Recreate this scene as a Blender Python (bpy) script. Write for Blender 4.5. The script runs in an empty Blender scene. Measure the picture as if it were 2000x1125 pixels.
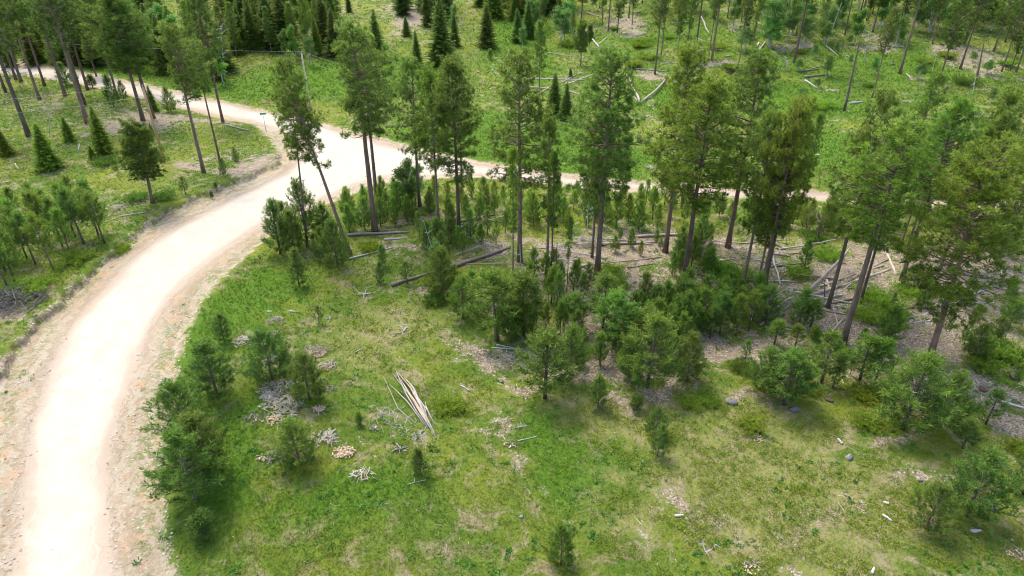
import bpy, math, random
import numpy as np
from mathutils import Vector, Matrix
R = math.radians
random.seed(7)
rng = np.random.default_rng(7)

# ---------------------------------------------------------------- camera, light, exposure
CAM_H, PITCH, FOC = 34.0, R(30.2), 1333.0
scene = bpy.context.scene
cam = bpy.data.cameras.new('camera')
cam.lens = 24.0
cam.sensor_width = 36.0
cam.clip_start = 0.5
cam.clip_end = 4000
camo = bpy.data.objects.new('camera', cam)
camo.location = (0, 0, CAM_H)
camo.rotation_euler = (R(90) - PITCH, 0, 0)
scene.collection.objects.link(camo)
scene.camera = camo

SUN_EL, SUN_AZ = 58.0, -35.0        # azimuth measured from +Y towards +X, where the sun stands
w = bpy.data.worlds.new('World')
scene.world = w
w.use_nodes = True
wn = w.node_tree
for n in list(wn.nodes):
    wn.nodes.remove(n)
sky = wn.nodes.new('ShaderNodeTexSky')
sky.sky_type = 'NISHITA'
sky.sun_disc = False
sky.sun_elevation = R(SUN_EL)
sky.sun_rotation = R(SUN_AZ)
sky.air_density = 1.0
sky.dust_density = 3.0
sky.ozone_density = 0.6
bg = wn.nodes.new('ShaderNodeBackground')
bg.inputs['Strength'].default_value = 0.15
wo = wn.nodes.new('ShaderNodeOutputWorld')
wn.links.new(sky.outputs[0], bg.inputs['Color'])
wn.links.new(bg.outputs[0], wo.inputs['Surface'])
sl = bpy.data.lights.new('sun', 'SUN')
sl.energy = 1.0
sl.angle = R(18)
sl.color = (1.0, 0.95, 0.87)
so = bpy.data.objects.new('sun', sl)
d = Vector((math.sin(R(SUN_AZ)) * math.cos(R(SUN_EL)), math.cos(R(SUN_AZ)) * math.cos(R(SUN_EL)), math.sin(R(SUN_EL))))
so.rotation_euler = (-d).to_track_quat('-Z', 'Y').to_euler()
so.location = d * 100
scene.collection.objects.link(so)
scene.view_settings.view_transform = 'Standard'
scene.view_settings.look = 'None'
scene.view_settings.gamma = 1
scene.view_settings.use_curve_mapping = False
scene.view_settings.exposure = 1.78
scene.cycles.pixel_filter_type = 'BLACKMAN_HARRIS'
scene.cycles.filter_width = 1.05
scene.cycles.max_bounces = 6
scene.cycles.diffuse_bounces = 4
scene.cycles.glossy_bounces = 1
scene.cycles.transmission_bounces = 3
scene.cycles.caustics_reflective = False
scene.cycles.caustics_refractive = False

# ---------------------------------------------------------------- terrain function and survey helpers
SP, CP = math.sin(PITCH), math.cos(PITCH)

def sstep(a, b, x):
    t = np.clip((x - a) / (b - a), 0, 1)
    return t * t * (3 - 2 * t)

def base_h(x, y):
    x = np.asarray(x, float); y = np.asarray(y, float)
    k = 0.10 + 0.12 * sstep(-30, 60, x)
    s = np.clip(y - 128, 0, 700)
    ramp = k * (s * s / (s + 25.0))
    und = 0.35 * np.sin(0.07 * x + 1.1) * np.cos(0.05 * y + 0.4) + 0.16 * np.sin(0.19 * x + 0.13 * y) + 0.08 * np.sin(0.41 * x - 0.33 * y + 2.0)
    far = 0.8 * np.sin(0.045 * x + 0.3) * np.sin(0.06 * y) * sstep(130, 180, y)
    return ramp + und + far

def gp(u, v):
    """ground point surveyed from a photograph position"""
    a = (u - 1000.0) / FOC; b = -(v - 562.5) / FOC
    d = np.array([a, CP + b * SP, -SP + b * CP])
    lo, hi = 5.0, 1200.0
    t = lo
    prev = lo
    while t < hi:
        z = CAM_H + d[2] * t
        if z < float(base_h(d[0] * t, d[1] * t)):
            break
        prev = t; t *= 1.03
    a0, b0 = prev, t
    for _ in range(30):
        m = 0.5 * (a0 + b0)
        if CAM_H + d[2] * m < float(base_h(d[0] * m, d[1] * m)):
            b0 = m
        else:
            a0 = m
    return np.array([d[0] * a0, d[1] * a0])

def depth_at(x, y, z=0.0):
    return y * CP - (z - CAM_H) * SP

def top_at(y, u, v):
    """world x and z seen at photo position (u,v) in the vertical plane at distance y"""
    t = (562.5 - v) / FOC
    wv = y * (t * CP - SP) / (CP + t * SP)
    f = y * CP - wv * SP
    return (u - 1000.0) / FOC * f, wv + CAM_H

def poly_world(p):
    return np.array([gp(u, v) for u, v in p])

def seg_dist(P, A, B):
    ab = B - A
    t = np.clip(((P - A) @ ab) / (ab @ ab + 1e-9), 0, 1)
    return np.hypot(P[:, 0] - A[0] - t * ab[0], P[:, 1] - A[1] - t * ab[1])

def line_dist(P, pts):
    d = np.full(len(P), 1e9)
    for i in range(len(pts) - 1):
        d = np.minimum(d, seg_dist(P, pts[i], pts[i + 1]))
    return d

def inside(P, poly):
    c = np.zeros(len(P), bool)
    n = len(poly)
    x, y = P[:, 0], P[:, 1]
    for i in range(n):
        x1, y1 = poly[i]; x2, y2 = poly[(i + 1) % n]
        if y1 == y2: continue
        k = ((y1 > y) != (y2 > y)) & (x < (x2 - x1) * (y - y1) / (y2 - y1) + x1)
        c ^= k
    return c

def sd_poly(P, poly):
    out = np.full(len(P), 60.0)
    lo = poly.min(0) - 25; hi = poly.max(0) + 25
    m = (P[:, 0] > lo[0]) & (P[:, 0] < hi[0]) & (P[:, 1] > lo[1]) & (P[:, 1] < hi[1])
    Q = P[m]
    if len(Q):
        dd = line_dist(Q, np.vstack([poly, poly[:1]]))
        dd[inside(Q, poly)] *= -1
        out[m] = dd
    return out

LEFT_EDGE_PX = [(-150, 1500), (-120, 1300), (-90, 1000), (-40, 820), (0, 745), (60, 655), (130, 590), (200, 520), (270, 458), (340, 412), (420, 375), (500, 345), (548, 322)]
DIRT_PX = LEFT_EDGE_PX + [(548, 300), (525, 268), (500, 245), (430, 232), (350, 212), (250, 186), (150, 164), (60, 143), (-100, 118), (-400, 80),
    (-400, 58), (-100, 94), (60, 120), (150, 137), (250, 159), (350, 178), (430, 197), (500, 213), (560, 228), (620, 240), (700, 258), (780, 280), (860, 300), (940, 315), (1040, 333),
    (1150, 347), (1280, 357), (1400, 365), (1560, 372), (1750, 383), (2200, 402), (2200, 422), (1750, 400), (1560, 390), (1400, 384), (1280, 378), (1150, 370), (1040, 360), (940, 347),
    (860, 349), (800, 354), (745, 357), (716, 366), (679, 386), (622, 404), (570, 428), (526, 458), (500, 483), (470, 512), (430, 547), (395, 592), (365, 650), (345, 720), (330, 800), (320, 900), (315, 980), (325, 1060), (340, 1125), (360, 1300), (380, 1500)]
ROAD_PX = [(-20, 1500), (0, 1300), (15, 1125), (25, 1000), (48, 850), (85, 720), (145, 620), (230, 525), (330, 447), (450, 385), (555, 336), (600, 298), (590, 268), (500, 241), (350, 209), (150, 162), (-400, 78),
    (-400, 60), (150, 139), (350, 180), (500, 215), (620, 243), (780, 288), (940, 321), (1150, 351), (1400, 370), (2200, 408), (2200, 415), (1400, 379), (1150, 365), (940, 342), (800, 346), (740, 350), (700, 362), (650, 382), (560, 416),
    (480, 464), (400, 522), (340, 582), (300, 642), (270, 722), (243, 800), (222, 900), (225, 1000), (237, 1125), (255, 1300), (270, 1500)]
LEFT_EDGE = poly_world(LEFT_EDGE_PX)
DIRT = poly_world(DIRT_PX)
ROAD = poly_world(ROAD_PX)

def hgt_sd(P):
    """terrain height plus the low cut bank along the left side of the road"""
    z = base_h(P[:, 0], P[:, 1])
    sd = sd_poly(P, DIRT)
    dl = line_dist(P, LEFT_EDGE)
    wob = 0.25 * np.sin(P[:, 1] * 1.3) + 0.2 * np.sin(P[:, 1] * 3.1 + P[:, 0])
    near = sstep(9, 3, dl)
    z = z + 0.50 * near * sstep(-0.1, 0.35, sd + wob)
    z = z + 0.10 * near * np.exp(-((sd + wob - 0.7) / 0.5) ** 2)
    far = 1 - near
    z = z + 0.12 * far * sstep(-0.8, 0.8, sd) * (sd < 20)
    z = z - 0.05 * sstep(0.5, -2.0, sd)
    # shallow wash between the travelled way and the right-hand verge
    sdr = sd_poly(P, ROAD)
    z = z - 0.12 * np.exp(-((sdr - 2.2) / 0.7) ** 2) * (sd < 0) * (P[:, 1] < 90)
    return z, sd, sdr

def hz(x, y):
    z, _, _ = hgt_sd(np.array([[x, y]], float))
    return float(z[0])

# ---------------------------------------------------------------- mesh and object helpers
COL = scene.collection
def mesh_np(name, V, faces, mats=(), attrs=None, smooth=False, midx=None):
    """faces: list of (n,3) or (n,4) integer arrays"""
    me = bpy.data.meshes.new(name)
    V = np.asarray(V, np.float32)
    faces = [np.asarray(f, np.int32) for f in faces if len(f)]
    nl = sum(f.size for f in faces); npol = sum(len(f) for f in faces)
    me.vertices.add(len(V)); me.vertices.foreach_set('co', V.ravel())
    me.loops.add(nl); me.polygons.add(npol)
    me.loops.foreach_set('vertex_index', np.concatenate([f.ravel() for f in faces]))
    ls = []; o = 0
    for f in faces:
        ls.append(o + np.arange(len(f)) * f.shape[1]); o += f.size
    me.polygons.foreach_set('loop_start', np.concatenate(ls).astype(np.int32))
    if smooth:
        me.polygons.foreach_set('use_smooth', np.ones(npol, bool))
    if midx is not None:
        me.polygons.foreach_set('material_index', midx.astype(np.int32))
    for m in mats:
        me.materials.append(m)
    for k, a in (attrs or {}).items():
        at = me.attributes.new(k, 'FLOAT', 'POINT')
        at.data.foreach_set('value', np.asarray(a, np.float32))
    me.update(calc_edges=True)
    me.validate()
    return me

def link(name, me, parent=None):
    o = bpy.data.objects.new(name, me)
    COL.objects.link(o)
    if parent is not None:
        o.parent = parent
    return o

def tag(o, label=None, cat=None, group=None, kind=None):
    if label:
        o['label'] = label
        if len(label.split()) > 16: print('LONG', len(label.split()), label)
    if cat: o['category'] = cat
    if group: o['group'] = group
    if kind: o['kind'] = kind
    return o

class Geo:
    def __init__(s):
        s.V = []; s.F = []; s.n = 0; s.A = []; s.B = []
    def add(s, V, F, a=0.5, b=0.5):
        V = np.asarray(V, float)
        s.V.append(V); s.F.append(np.asarray(F, int) + s.n); s.n += len(V)
        s.A.append(np.broadcast_to(np.asarray(a, float), (len(V),)).copy())
        s.B.append(np.broadcast_to(np.asarray(b, float), (len(V),)).copy())
    def mesh(s, name, mats, smooth=False):
        f4 = [f for f in s.F if f.shape[1] == 4]; f3 = [f for f in s.F if f.shape[1] == 3]
        return mesh_np(name, np.concatenate(s.V), f3 + f4, mats, {'tint': np.concatenate(s.A), 'tip': np.concatenate(s.B)}, smooth)

def frame(t):
    t = t / (np.linalg.norm(t) + 1e-9)
    a = np.array([0, 0, 1.0]) if abs(t[2]) < 0.9 else np.array([1.0, 0, 0])
    u = np.cross(t, a); u /= np.linalg.norm(u)
    return u, np.cross(t, u)

def tube(g, pts, rad, n=6, a=0.5, b=0.5, cap=True, wob=0.0, r_=None):
    pts = np.asarray(pts, float); k = len(pts)
    rad = np.broadcast_to(np.asarray(rad, float), (k,))
    V = []
    th = np.linspace(0, 2 * np.pi, n, endpoint=False)
    for i in range(k):
        t = pts[min(i + 1, k - 1)] - pts[max(i - 1, 0)]
        u, v = frame(t)
        rr = rad[i] * (1 + (wob * (r_ or rng).standard_normal(n) if wob else 0))
        V.append(pts[i] + np.outer(np.cos(th) * rr, u) + np.outer(np.sin(th) * rr, v))
    V = np.concatenate(V)
    F = []
    for i in range(k - 1):
        for j in range(n):
            F.append((i * n + j, i * n + (j + 1) % n, (i + 1) * n + (j + 1) % n, (i + 1) * n + j))
    if cap:
        V = np.vstack([V, pts[0], pts[-1]])
        c0, c1 = k * n, k * n + 1
        for j in range(n):
            F.append((c0, (j + 1) % n, j, c0)) if False else None
        T = [(c0, (j + 1) % n, j) for j in range(n)] + [(c1, (k - 1) * n + j, (k - 1) * n + (j + 1) % n) for j in range(n)]
        base = g.n
        g.add(V, F, a, b)
        g.F.append(np.array(T) + base)
    else:
        g.add(V, F, a, b)

def blades(g, P, D, L, W, tint, r, fat=0.45, tipw=1.0):
    """kite-shaped leaves / needle bundles at P towards D"""
    n = len(P)
    D = D / (np.linalg.norm(D, axis=1, keepdims=True) + 1e-9)
    S = np.cross(D, r.standard_normal((n, 3)))
    S /= (np.linalg.norm(S, axis=1, keepdims=True) + 1e-9)
    L = np.broadcast_to(np.asarray(L, float), (n,))[:, None]; W = np.broadcast_to(np.asarray(W, float), (n,))[:, None]
    V = np.stack([P, P + D * L * fat + S * W * .5, P + D * L, P + D * L * fat - S * W * .5], 1).reshape(-1, 3)
    F = np.arange(n * 4).reshape(n, 4)
    g.add(V, F, np.repeat(np.broadcast_to(tint, (n,)), 4), np.tile([0.0, .5, tipw, .5], n))

# ---------------------------------------------------------------- materials
class NT:
    def __init__(s, name):
        s.m = bpy.data.materials.new(name); s.m.use_nodes = True
        s.t = s.m.node_tree
        for n in list(s.t.nodes): s.t.nodes.remove(n)
        s.out = s.t.nodes.new('ShaderNodeOutputMaterial')
    def n(s, ty, **kw):
        x = s.t.nodes.new(ty)
        for k, v in kw.items(): setattr(x, k, v)
        return x
    def l(s, a, b): s.t.links.new(a, b)
    def setin(s, inp, v):
        if hasattr(v, 'links'): s.l(v, inp)
        elif isinstance(v, (tuple, list)):
            inp.default_value = (*v, 1.0) if len(v) == 3 and len(inp.default_value) == 4 else v
        else: inp.default_value = v
    def math(s, op, a, b=0.0, c=0.0):
        x = s.n('ShaderNodeMath', operation=op)
        for i, v in enumerate((a, b, c)): s.setin(x.inputs[i], v)
        return x.outputs[0]
    def mix(s, f, a, b):
        x = s.n('ShaderNodeMix', data_type='RGBA')
        s.setin(x.inputs[0], f); s.setin(x.inputs[6], a); s.setin(x.inputs[7], b)
        return x.outputs[2]
    def mul(s, a, b):
        x = s.n('ShaderNodeMix', data_type='RGBA', blend_type='MULTIPLY')
        x.inputs[0].default_value = 1
        s.setin(x.inputs[6], a); s.setin(x.inputs[7], b)
        return x.outputs[2]
    def attr(s, name):
        return s.n('ShaderNodeAttribute', attribute_name=name).outputs['Fac']
    def noise(s, scale, vec=None, detail=3.0, rough=0.6, dist=0.0):
        x = s.n('ShaderNodeTexNoise')
        x.inputs['Scale'].default_value = scale; x.inputs['Detail'].default_value = detail
        x.inputs['Roughness'].default_value = rough; x.inputs['Distortion'].default_value = dist
        if vec is not None: s.l(vec, x.inputs['Vector'])
        return x.outputs['Fac']
    def ramp(s, v, a, b, lo=0.0, hi=1.0):
        x = s.n('ShaderNodeMapRange', interpolation_type='SMOOTHSTEP')
        s.setin(x.inputs[0], v)
        x.inputs[1].default_value = a; x.inputs[2].default_value = b; x.inputs[3].default_value = lo; x.inputs[4].default_value = hi
        return x.outputs[0]
    def grey(s, v):
        x = s.n('ShaderNodeCombineColor')
        for i in range(3): s.l(v, x.inputs[i])
        return x.outputs[0]
    def surface(s, col, rough=0.9, spec=0.1, bump=None, bs=0.3, bd=0.05, trans=0.0, tcol=None):
        p = s.n('ShaderNodeBsdfPrincipled')
        s.setin(p.inputs['Base Color'], col)
        p.inputs['Roughness'].default_value = rough
        p.inputs['Specular IOR Level'].default_value = spec
        if bump is not None:
            b = s.n('ShaderNodeBump'); b.inputs['Strength'].default_value = bs; b.inputs['Distance'].default_value = bd
            s.l(bump, b.inputs['Height']); s.l(b.outputs[0], p.inputs['Normal'])
        o = p.outputs[0]
        if trans:
            t = s.n('ShaderNodeBsdfTranslucent'); s.setin(t.inputs[0], tcol if tcol is not None else col)
            m = s.n('ShaderNodeMixShader'); m.inputs[0].default_value = trans
            s.l(o, m.inputs[1]); s.l(t.outputs[0], m.inputs[2]); o = m.outputs[0]
        s.l(o, s.out.inputs['Surface'])
        return s.m

def ground_colour(s, blades_only=False):
    pos = s.n('ShaderNodeNewGeometry').outputs['Position']
    lush, lit, cov = s.attr('lush'), s.attr('litter'), s.attr('cover')
    n_big = s.noise(0.11, pos, 3, .6); n_mid = s.noise(0.7, pos, 4, .65, .4); n_sm = s.noise(4.2, pos, 4, .7); n_ti = s.noise(17, pos, 3, .75)
    grass = s.mix(s.ramp(n_mid, .34, .66), (.070, .128, .015), (.112, .162, .025))
    grass = s.mix(s.ramp(n_big, .40, .66), grass, (.160, .192, .026))
    lm = s.ramp(s.math('ADD', lush, s.math('MULTIPLY', s.math('SUBTRACT', n_mid, .5), .9)), .25, .75)
    grass = s.mix(lm, grass, s.mix(s.ramp(n_sm, .3, .7), (.062, .130, .012), (.094, .170, .018)))
    n_moss = s.noise(.23, pos, 5, .7, .6)
    grass = s.mix(s.math('MULTIPLY', s.ramp(n_moss, .53, .66), s.math('SUBTRACT', .7, s.math('MULTIPLY', lm, .65))), grass, s.mix(s.ramp(n_sm, .35, .65), (.055, .085, .010), (.115, .115, .030)))
    # leafy low cover: yellow-green clumps over brown litter
    cm = s.ramp(s.math('ADD', cov, s.math('MULTIPLY', s.math('SUBTRACT', n_mid, .5), 1.1)), .3, .8)
    cc = s.mix(s.ramp(n_sm, .44, .58), (.27, .215, .125), (.185, .215, .035))
    cc = s.mix(s.ramp(n_ti, .35, .7), cc, (.135, .175, .030))
    col = s.mix(cm, grass, cc)
    # dry straw patches
    n_dry = s.noise(0.45, pos, 5, .7, .8)
    dry = s.mix(s.ramp(n_ti, .3, .7), (.22, .18, .09), (.33, .28, .17))
    col = s.mix(s.math('MULTIPLY', s.ramp(n_dry, .50, .66), s.math('SUBTRACT', .85, s.math('MULTIPLY', lm, .8))), col, dry)
    if blades_only:
        return col, pos, n_sm, n_ti
    # litter of needles, bark and chips
    vor = s.n('ShaderNodeTexVoronoi'); vor.inputs['Scale'].default_value = 10.0; s.l(pos, vor.inputs['Vector'])
    cell = s.n('ShaderNodeSeparateColor'); s.l(vor.outputs['Color'], cell.inputs[0])
    duff = s.mix(s.ramp(n_mid, .3, .7), (.195, .145, .085), (.275, .220, .145))
    duff = s.mix(s.ramp(n_sm, .52, .70), duff, (.37, .32, .235))
    duff = s.mix(s.math('MULTIPLY', s.ramp(cell.outputs[0], .70, .85), s.ramp(n_ti, .4, .55)), duff, (.50, .46, .39))
    duff = s.mix(s.math('MULTIPLY', s.ramp(cell.outputs[1], .78, .9), .6), duff, (.07, .05, .04))
    la = s.math('ADD', lit, s.math('ADD', s.math('MULTIPLY', s.math('SUBTRACT', n_mid, .5), 1.3), s.math('MULTIPLY', s.math('SUBTRACT', n_sm, .5), 1.0)))
    col = s.mix(s.ramp(la, .42, .62), col, duff)
    tan = s.ramp(s.noise(1.9, pos, 4, .7, .5), .63, .72)
    col = s.mix(s.math('MULTIPLY', tan, .55), col, (.24, .19, .12))
    # bare soil of the shoulder
    sd, sr = s.attr('sd_dirt'), s.attr('sd_road')
    cmb = s.n('ShaderNodeCombineXYZ'); s.l(s.math('MULTIPLY', s.math('ADD', sr, s.math('MULTIPLY', s.math('SUBTRACT', s.noise(.35, pos, 4, .65), .5), 4.5)), 1.3), cmb.inputs[0])
    along = s.n('ShaderNodeVectorMath', operation='SCALE'); s.l(pos, along.inputs[0]); along.inputs['Scale'].default_value = .06
    sm = s.n('ShaderNodeVectorMath', operation='ADD'); s.l(cmb.outputs[0], sm.inputs[0]); s.l(along.outputs[0], sm.inputs[1])
    streak = s.noise(1.3, sm.outputs[0], 5, .7)
    soil = s.mix(s.ramp(streak, .42, .58), (.315, .24, .150), (.395, .34, .245))
    soil = s.mix(s.ramp(n_mid, .50, .72), soil, (.44, .29, .175))
    soil = s.mix(s.math('MULTIPLY', s.ramp(n_sm, .55, .7), .7), soil, (.34, .25, .17))
    soil = s.mix(s.math('MULTIPLY', s.ramp(cell.outputs[2], .9, .96), .35), soil, (.52, .47, .4))
    weeds = s.ramp(s.math('ADD', s.noise(1.1, pos, 5, .7, .6), s.math('MULTIPLY', s.math('SUBTRACT', n_sm, .5), .6)), .50, .60)
    wz = s.math('MULTIPLY', weeds, s.math('MULTIPLY', s.ramp(sr, .3, 1.6), .7))
    soil = s.mix(wz, soil, (.14, .19, .05))
    edge = s.math('ADD', sd, s.math('MULTIPLY', s.math('SUBTRACT', n_mid, .5), 3.2))
    edge = s.math('ADD', edge, s.math('MULTIPLY', s.math('SUBTRACT', n_sm, .5), 1.6))
    col = s.mix(s.ramp(edge, .35, -.15), col, soil)
    # the travelled way: packed pale limestone fines
    road = s.mix(s.ramp(streak, .32, .72), (.355, .305, .23), (.425, .375, .295))
    inner = s.ramp(s.math('ADD', sr, s.math('MULTIPLY', s.math('SUBTRACT', n_big, .5), 2.0)), -.5, -1.5)
    road = s.mix(inner, s.mix(s.ramp(streak, .3, .7), (.31, .245, .175), (.36, .30, .225)), road)
    road = s.mix(s.ramp(s.math('ADD', sr, s.math('MULTIPLY', s.math('SUBTRACT', n_big, .5), 3.6)), -.9, -2.3), road, s.mix(s.ramp(n_mid, .3, .7), (.385, .34, .265), (.44, .395, .315)))
    e2 = s.math('ADD', sr, s.math('MULTIPLY', s.math('SUBTRACT', streak, .5), 1.6))
    e2 = s.math('ADD', e2, s.math('MULTIPLY', s.math('SUBTRACT', n_mid, .5), .9))
    col = s.mix(s.ramp(e2, .45, -.55), col, road)
    col = s.mix(s.math('MULTIPLY', s.ramp(s.math('ADD', s.attr('bank'), s.math('MULTIPLY', s.math('SUBTRACT', n_sm, .5), 1.4)), .4, 1.0), .6), col, (.13, .085, .055))  # dark topsoil on the cut bank, with its shadow line painted in
    bare = s.ramp(e2, .3, -.5)
    h = s.math('ADD', s.math('MULTIPLY', n_sm, .6), s.math('MULTIPLY', n_ti, .5))
    h = s.math('ADD', h, s.math('MULTIPLY', streak, .3))
    h = s.math('MULTIPLY', h, s.math('SUBTRACT', 1.0, s.math('MULTIPLY', bare, .75)))
    return col, h

g_ = NT('ground'); _c, _h = ground_colour(g_)
M_GROUND = g_.surface(_c, .95, .05, _h, .9, .22)
g_ = NT('grass_blades'); _c, _p, _a, _b = ground_colour(g_, True)
_c = g_.mul(_c, g_.grey(g_.ramp(g_.attr('tint'), 0, 1, .8, 1.45)))
_c = g_.mix(g_.ramp(g_.attr('tint'), .86, .97, 0, .5), _c, (.30, .27, .14))
M_GRASS = g_.surface(_c, .7, .15, trans=.3)

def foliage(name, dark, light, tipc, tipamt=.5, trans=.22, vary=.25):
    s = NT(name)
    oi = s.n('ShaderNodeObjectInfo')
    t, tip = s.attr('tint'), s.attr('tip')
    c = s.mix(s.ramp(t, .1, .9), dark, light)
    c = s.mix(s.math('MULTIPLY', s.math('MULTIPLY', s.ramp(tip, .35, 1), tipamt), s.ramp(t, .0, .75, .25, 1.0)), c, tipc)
    hsv = s.n('ShaderNodeHueSaturation')
    s.l(s.math('ADD', .5 - .018, s.math('MULTIPLY', oi.outputs['Random'], .036)), hsv.inputs['Hue'])
    s.l(s.math('ADD', 1 - vary / 2, s.math('MULTIPLY', oi.outputs['Random'], vary)), hsv.inputs['Value'])
    s.l(c, hsv.inputs['Color'])
    c = s.mul(hsv.outputs[0], oi.outputs['Color'])
    return s.surface(c, .55, .25, trans=trans)

M_PINE = foliage('pine_needles', (.045, .098, .016), (.125, .200, .030), (.32, .42, .060), .9, .5)  # pale new-growth tips; the dark-to-bright gradient also paints shading into each tuft
M_YOUNG = foliage('young_pine_needles', (.045, .100, .018), (.140, .215, .032), (.30, .42, .065), .85, .5)
M_SPRUCE = foliage('spruce_needles', (.080, .135, .026), (.150, .205, .040), (.26, .32, .060), .7, .45)
M_LEAF = foliage('broad_leaves', (.10, .20, .035), (.17, .30, .055), (.24, .36, .09), .5, .45)
M_JUN = foliage('juniper_scales', (.11, .19, .018), (.22, .33, .028), (.36, .46, .05), .6, .4)
M_COVER = foliage('cover_leaves', (.12, .19, .014), (.20, .27, .018), (.32, .34, .03), .5, .3)
M_FORB = foliage('forb_leaves', (.05, .17, .02), (.10, .27, .04), (.18, .34, .09), .4, .3)

def bark(name, c1, c2, c3, sc=3.0, stretch=.25, rough=.95):
    s = NT(name)
    tc = s.n('ShaderNodeTexCoord'); mp = s.n('ShaderNodeMapping'); mp.inputs['Scale'].default_value = (1, 1, stretch)
    s.l(tc.outputs['Object'], mp.inputs[0])
    a = s.noise(sc, mp.outputs[0], 5, .7); b = s.noise(sc * 4, mp.outputs[0], 4, .7)
    oi = s.n('ShaderNodeObjectInfo')
    c = s.mix(s.ramp(a, .35, .65), c1, c2)
    c = s.mix(s.math('MULTIPLY', s.ramp(b, .5, .7), .8), c, c3)
    c = s.mul(c, s.grey(s.math('ADD', .82, s.math('MULTIPLY', oi.outputs['Random'], .36))))
    c = s.mul(c, oi.outputs['Color'])
    return s.surface(c, rough, .1, b, .8, .04)
M_BARK = bark('pine_bark', (.115, .09, .075), (.21, .155, .12), (.06, .048, .042))
M_TWIG = bark('twig_bark', (.10, .085, .07), (.17, .14, .12), (.06, .05, .045), 5)
M_PALE = bark('pale_bark', (.38, .37, .33), (.50, .49, .44), (.18, .17, .15), 6, 1)
M_LOG = bark('weathered_log', (.33, .27, .21), (.44, .37, .30), (.14, .11, .09), 4, 1)
M_LOGD = bark('dark_log', (.17, .13, .10), (.27, .21, .17), (.08, .06, .05), 4, 1)
M_GREYW = bark('grey_wood', (.34, .32, .29), (.52, .49, .45), (.14, .125, .115), 7, 1)
M_TANW = bark('split_tan_wood', (.55, .39, .24), (.68, .53, .37), (.33, .20, .12), 7, 1)
M_REDW = bark('red_heartwood', (.46, .24, .15), (.58, .38, .27), (.33, .17, .10), 7, 1)
M_POLE = bark('pole_wood', (.40, .24, .11), (.52, .34, .17), (.28, .17, .09), 4, .15)
M_POLEP = bark('pale_pole_wood', (.42, .36, .25), (.52, .45, .32), (.30, .25, .18), 4, .15)
def plain(name, col, rough=.5, metal=0.0):
    s = NT(name); n = s.noise(9, s.n('ShaderNodeTexCoord').outputs['Object'], 3)
    c = s.mix(s.ramp(n, .3, .7), col, tuple(v * .8 for v in col))
    m = s.surface(c, rough, .4)
    [x for x in s.t.nodes if x.type == 'BSDF_PRINCIPLED'][0].inputs['Metallic'].default_value = metal
    return m
M_WIRE = plain('wire_aluminium', (.30, .32, .32), .5, .3)
M_INS = plain('insulator_glaze', (.30, .30, .32), .3)
M_GREEN = plain('sign_green', (.01, .22, .12), .4)
M_WHITE = plain('sign_white', (.8, .8, .78), .5)
M_STEEL = plain('post_steel', (.35, .37, .36), .5, .5)
M_ROCK = bark('rock', (.21, .195, .175), (.32, .30, .27), (.11, .10, .09), 5, 1)
# ---------------------------------------------------------------- the ground
def zone_fields(P):
    """where litter, lush grass and leafy cover grow: soft ellipses laid out on the ground, metres"""
    out = {}
    x0, y0 = P[:, 0], P[:, 1]; am = 1.2 + .012 * y0
    P = np.stack([x0 + am * np.sin(.55 * y0 / am + 1.3 * np.sin(.31 * x0)) + .5 * np.sin(1.9 * y0 + x0), y0 + am * np.sin(.6 * x0 / am + 1.7 * np.sin(.27 * y0)) + .5 * np.sin(2.3 * x0)], 1)
    for key, blobs in ZONES.items():
        f = np.zeros(len(P))
        for (u, v, ru, rv, a) in blobs:
            c = gp(u, v); z = float(base_h(*c)); dp = depth_at(c[0], c[1], z)
            c2 = gp(u, max(v - rv, 5)); ry = max(abs(c2[1] - c[1]), 1.0); rx = ru * dp / FOC
            q = ((P[:, 0] - c[0]) / rx) ** 2 + ((P[:, 1] - c[1]) / ry) ** 2
            f = np.maximum(f, a * np.exp(-q * .8))
        out[key] = np.clip(f, 0, 1)
    return out
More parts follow.
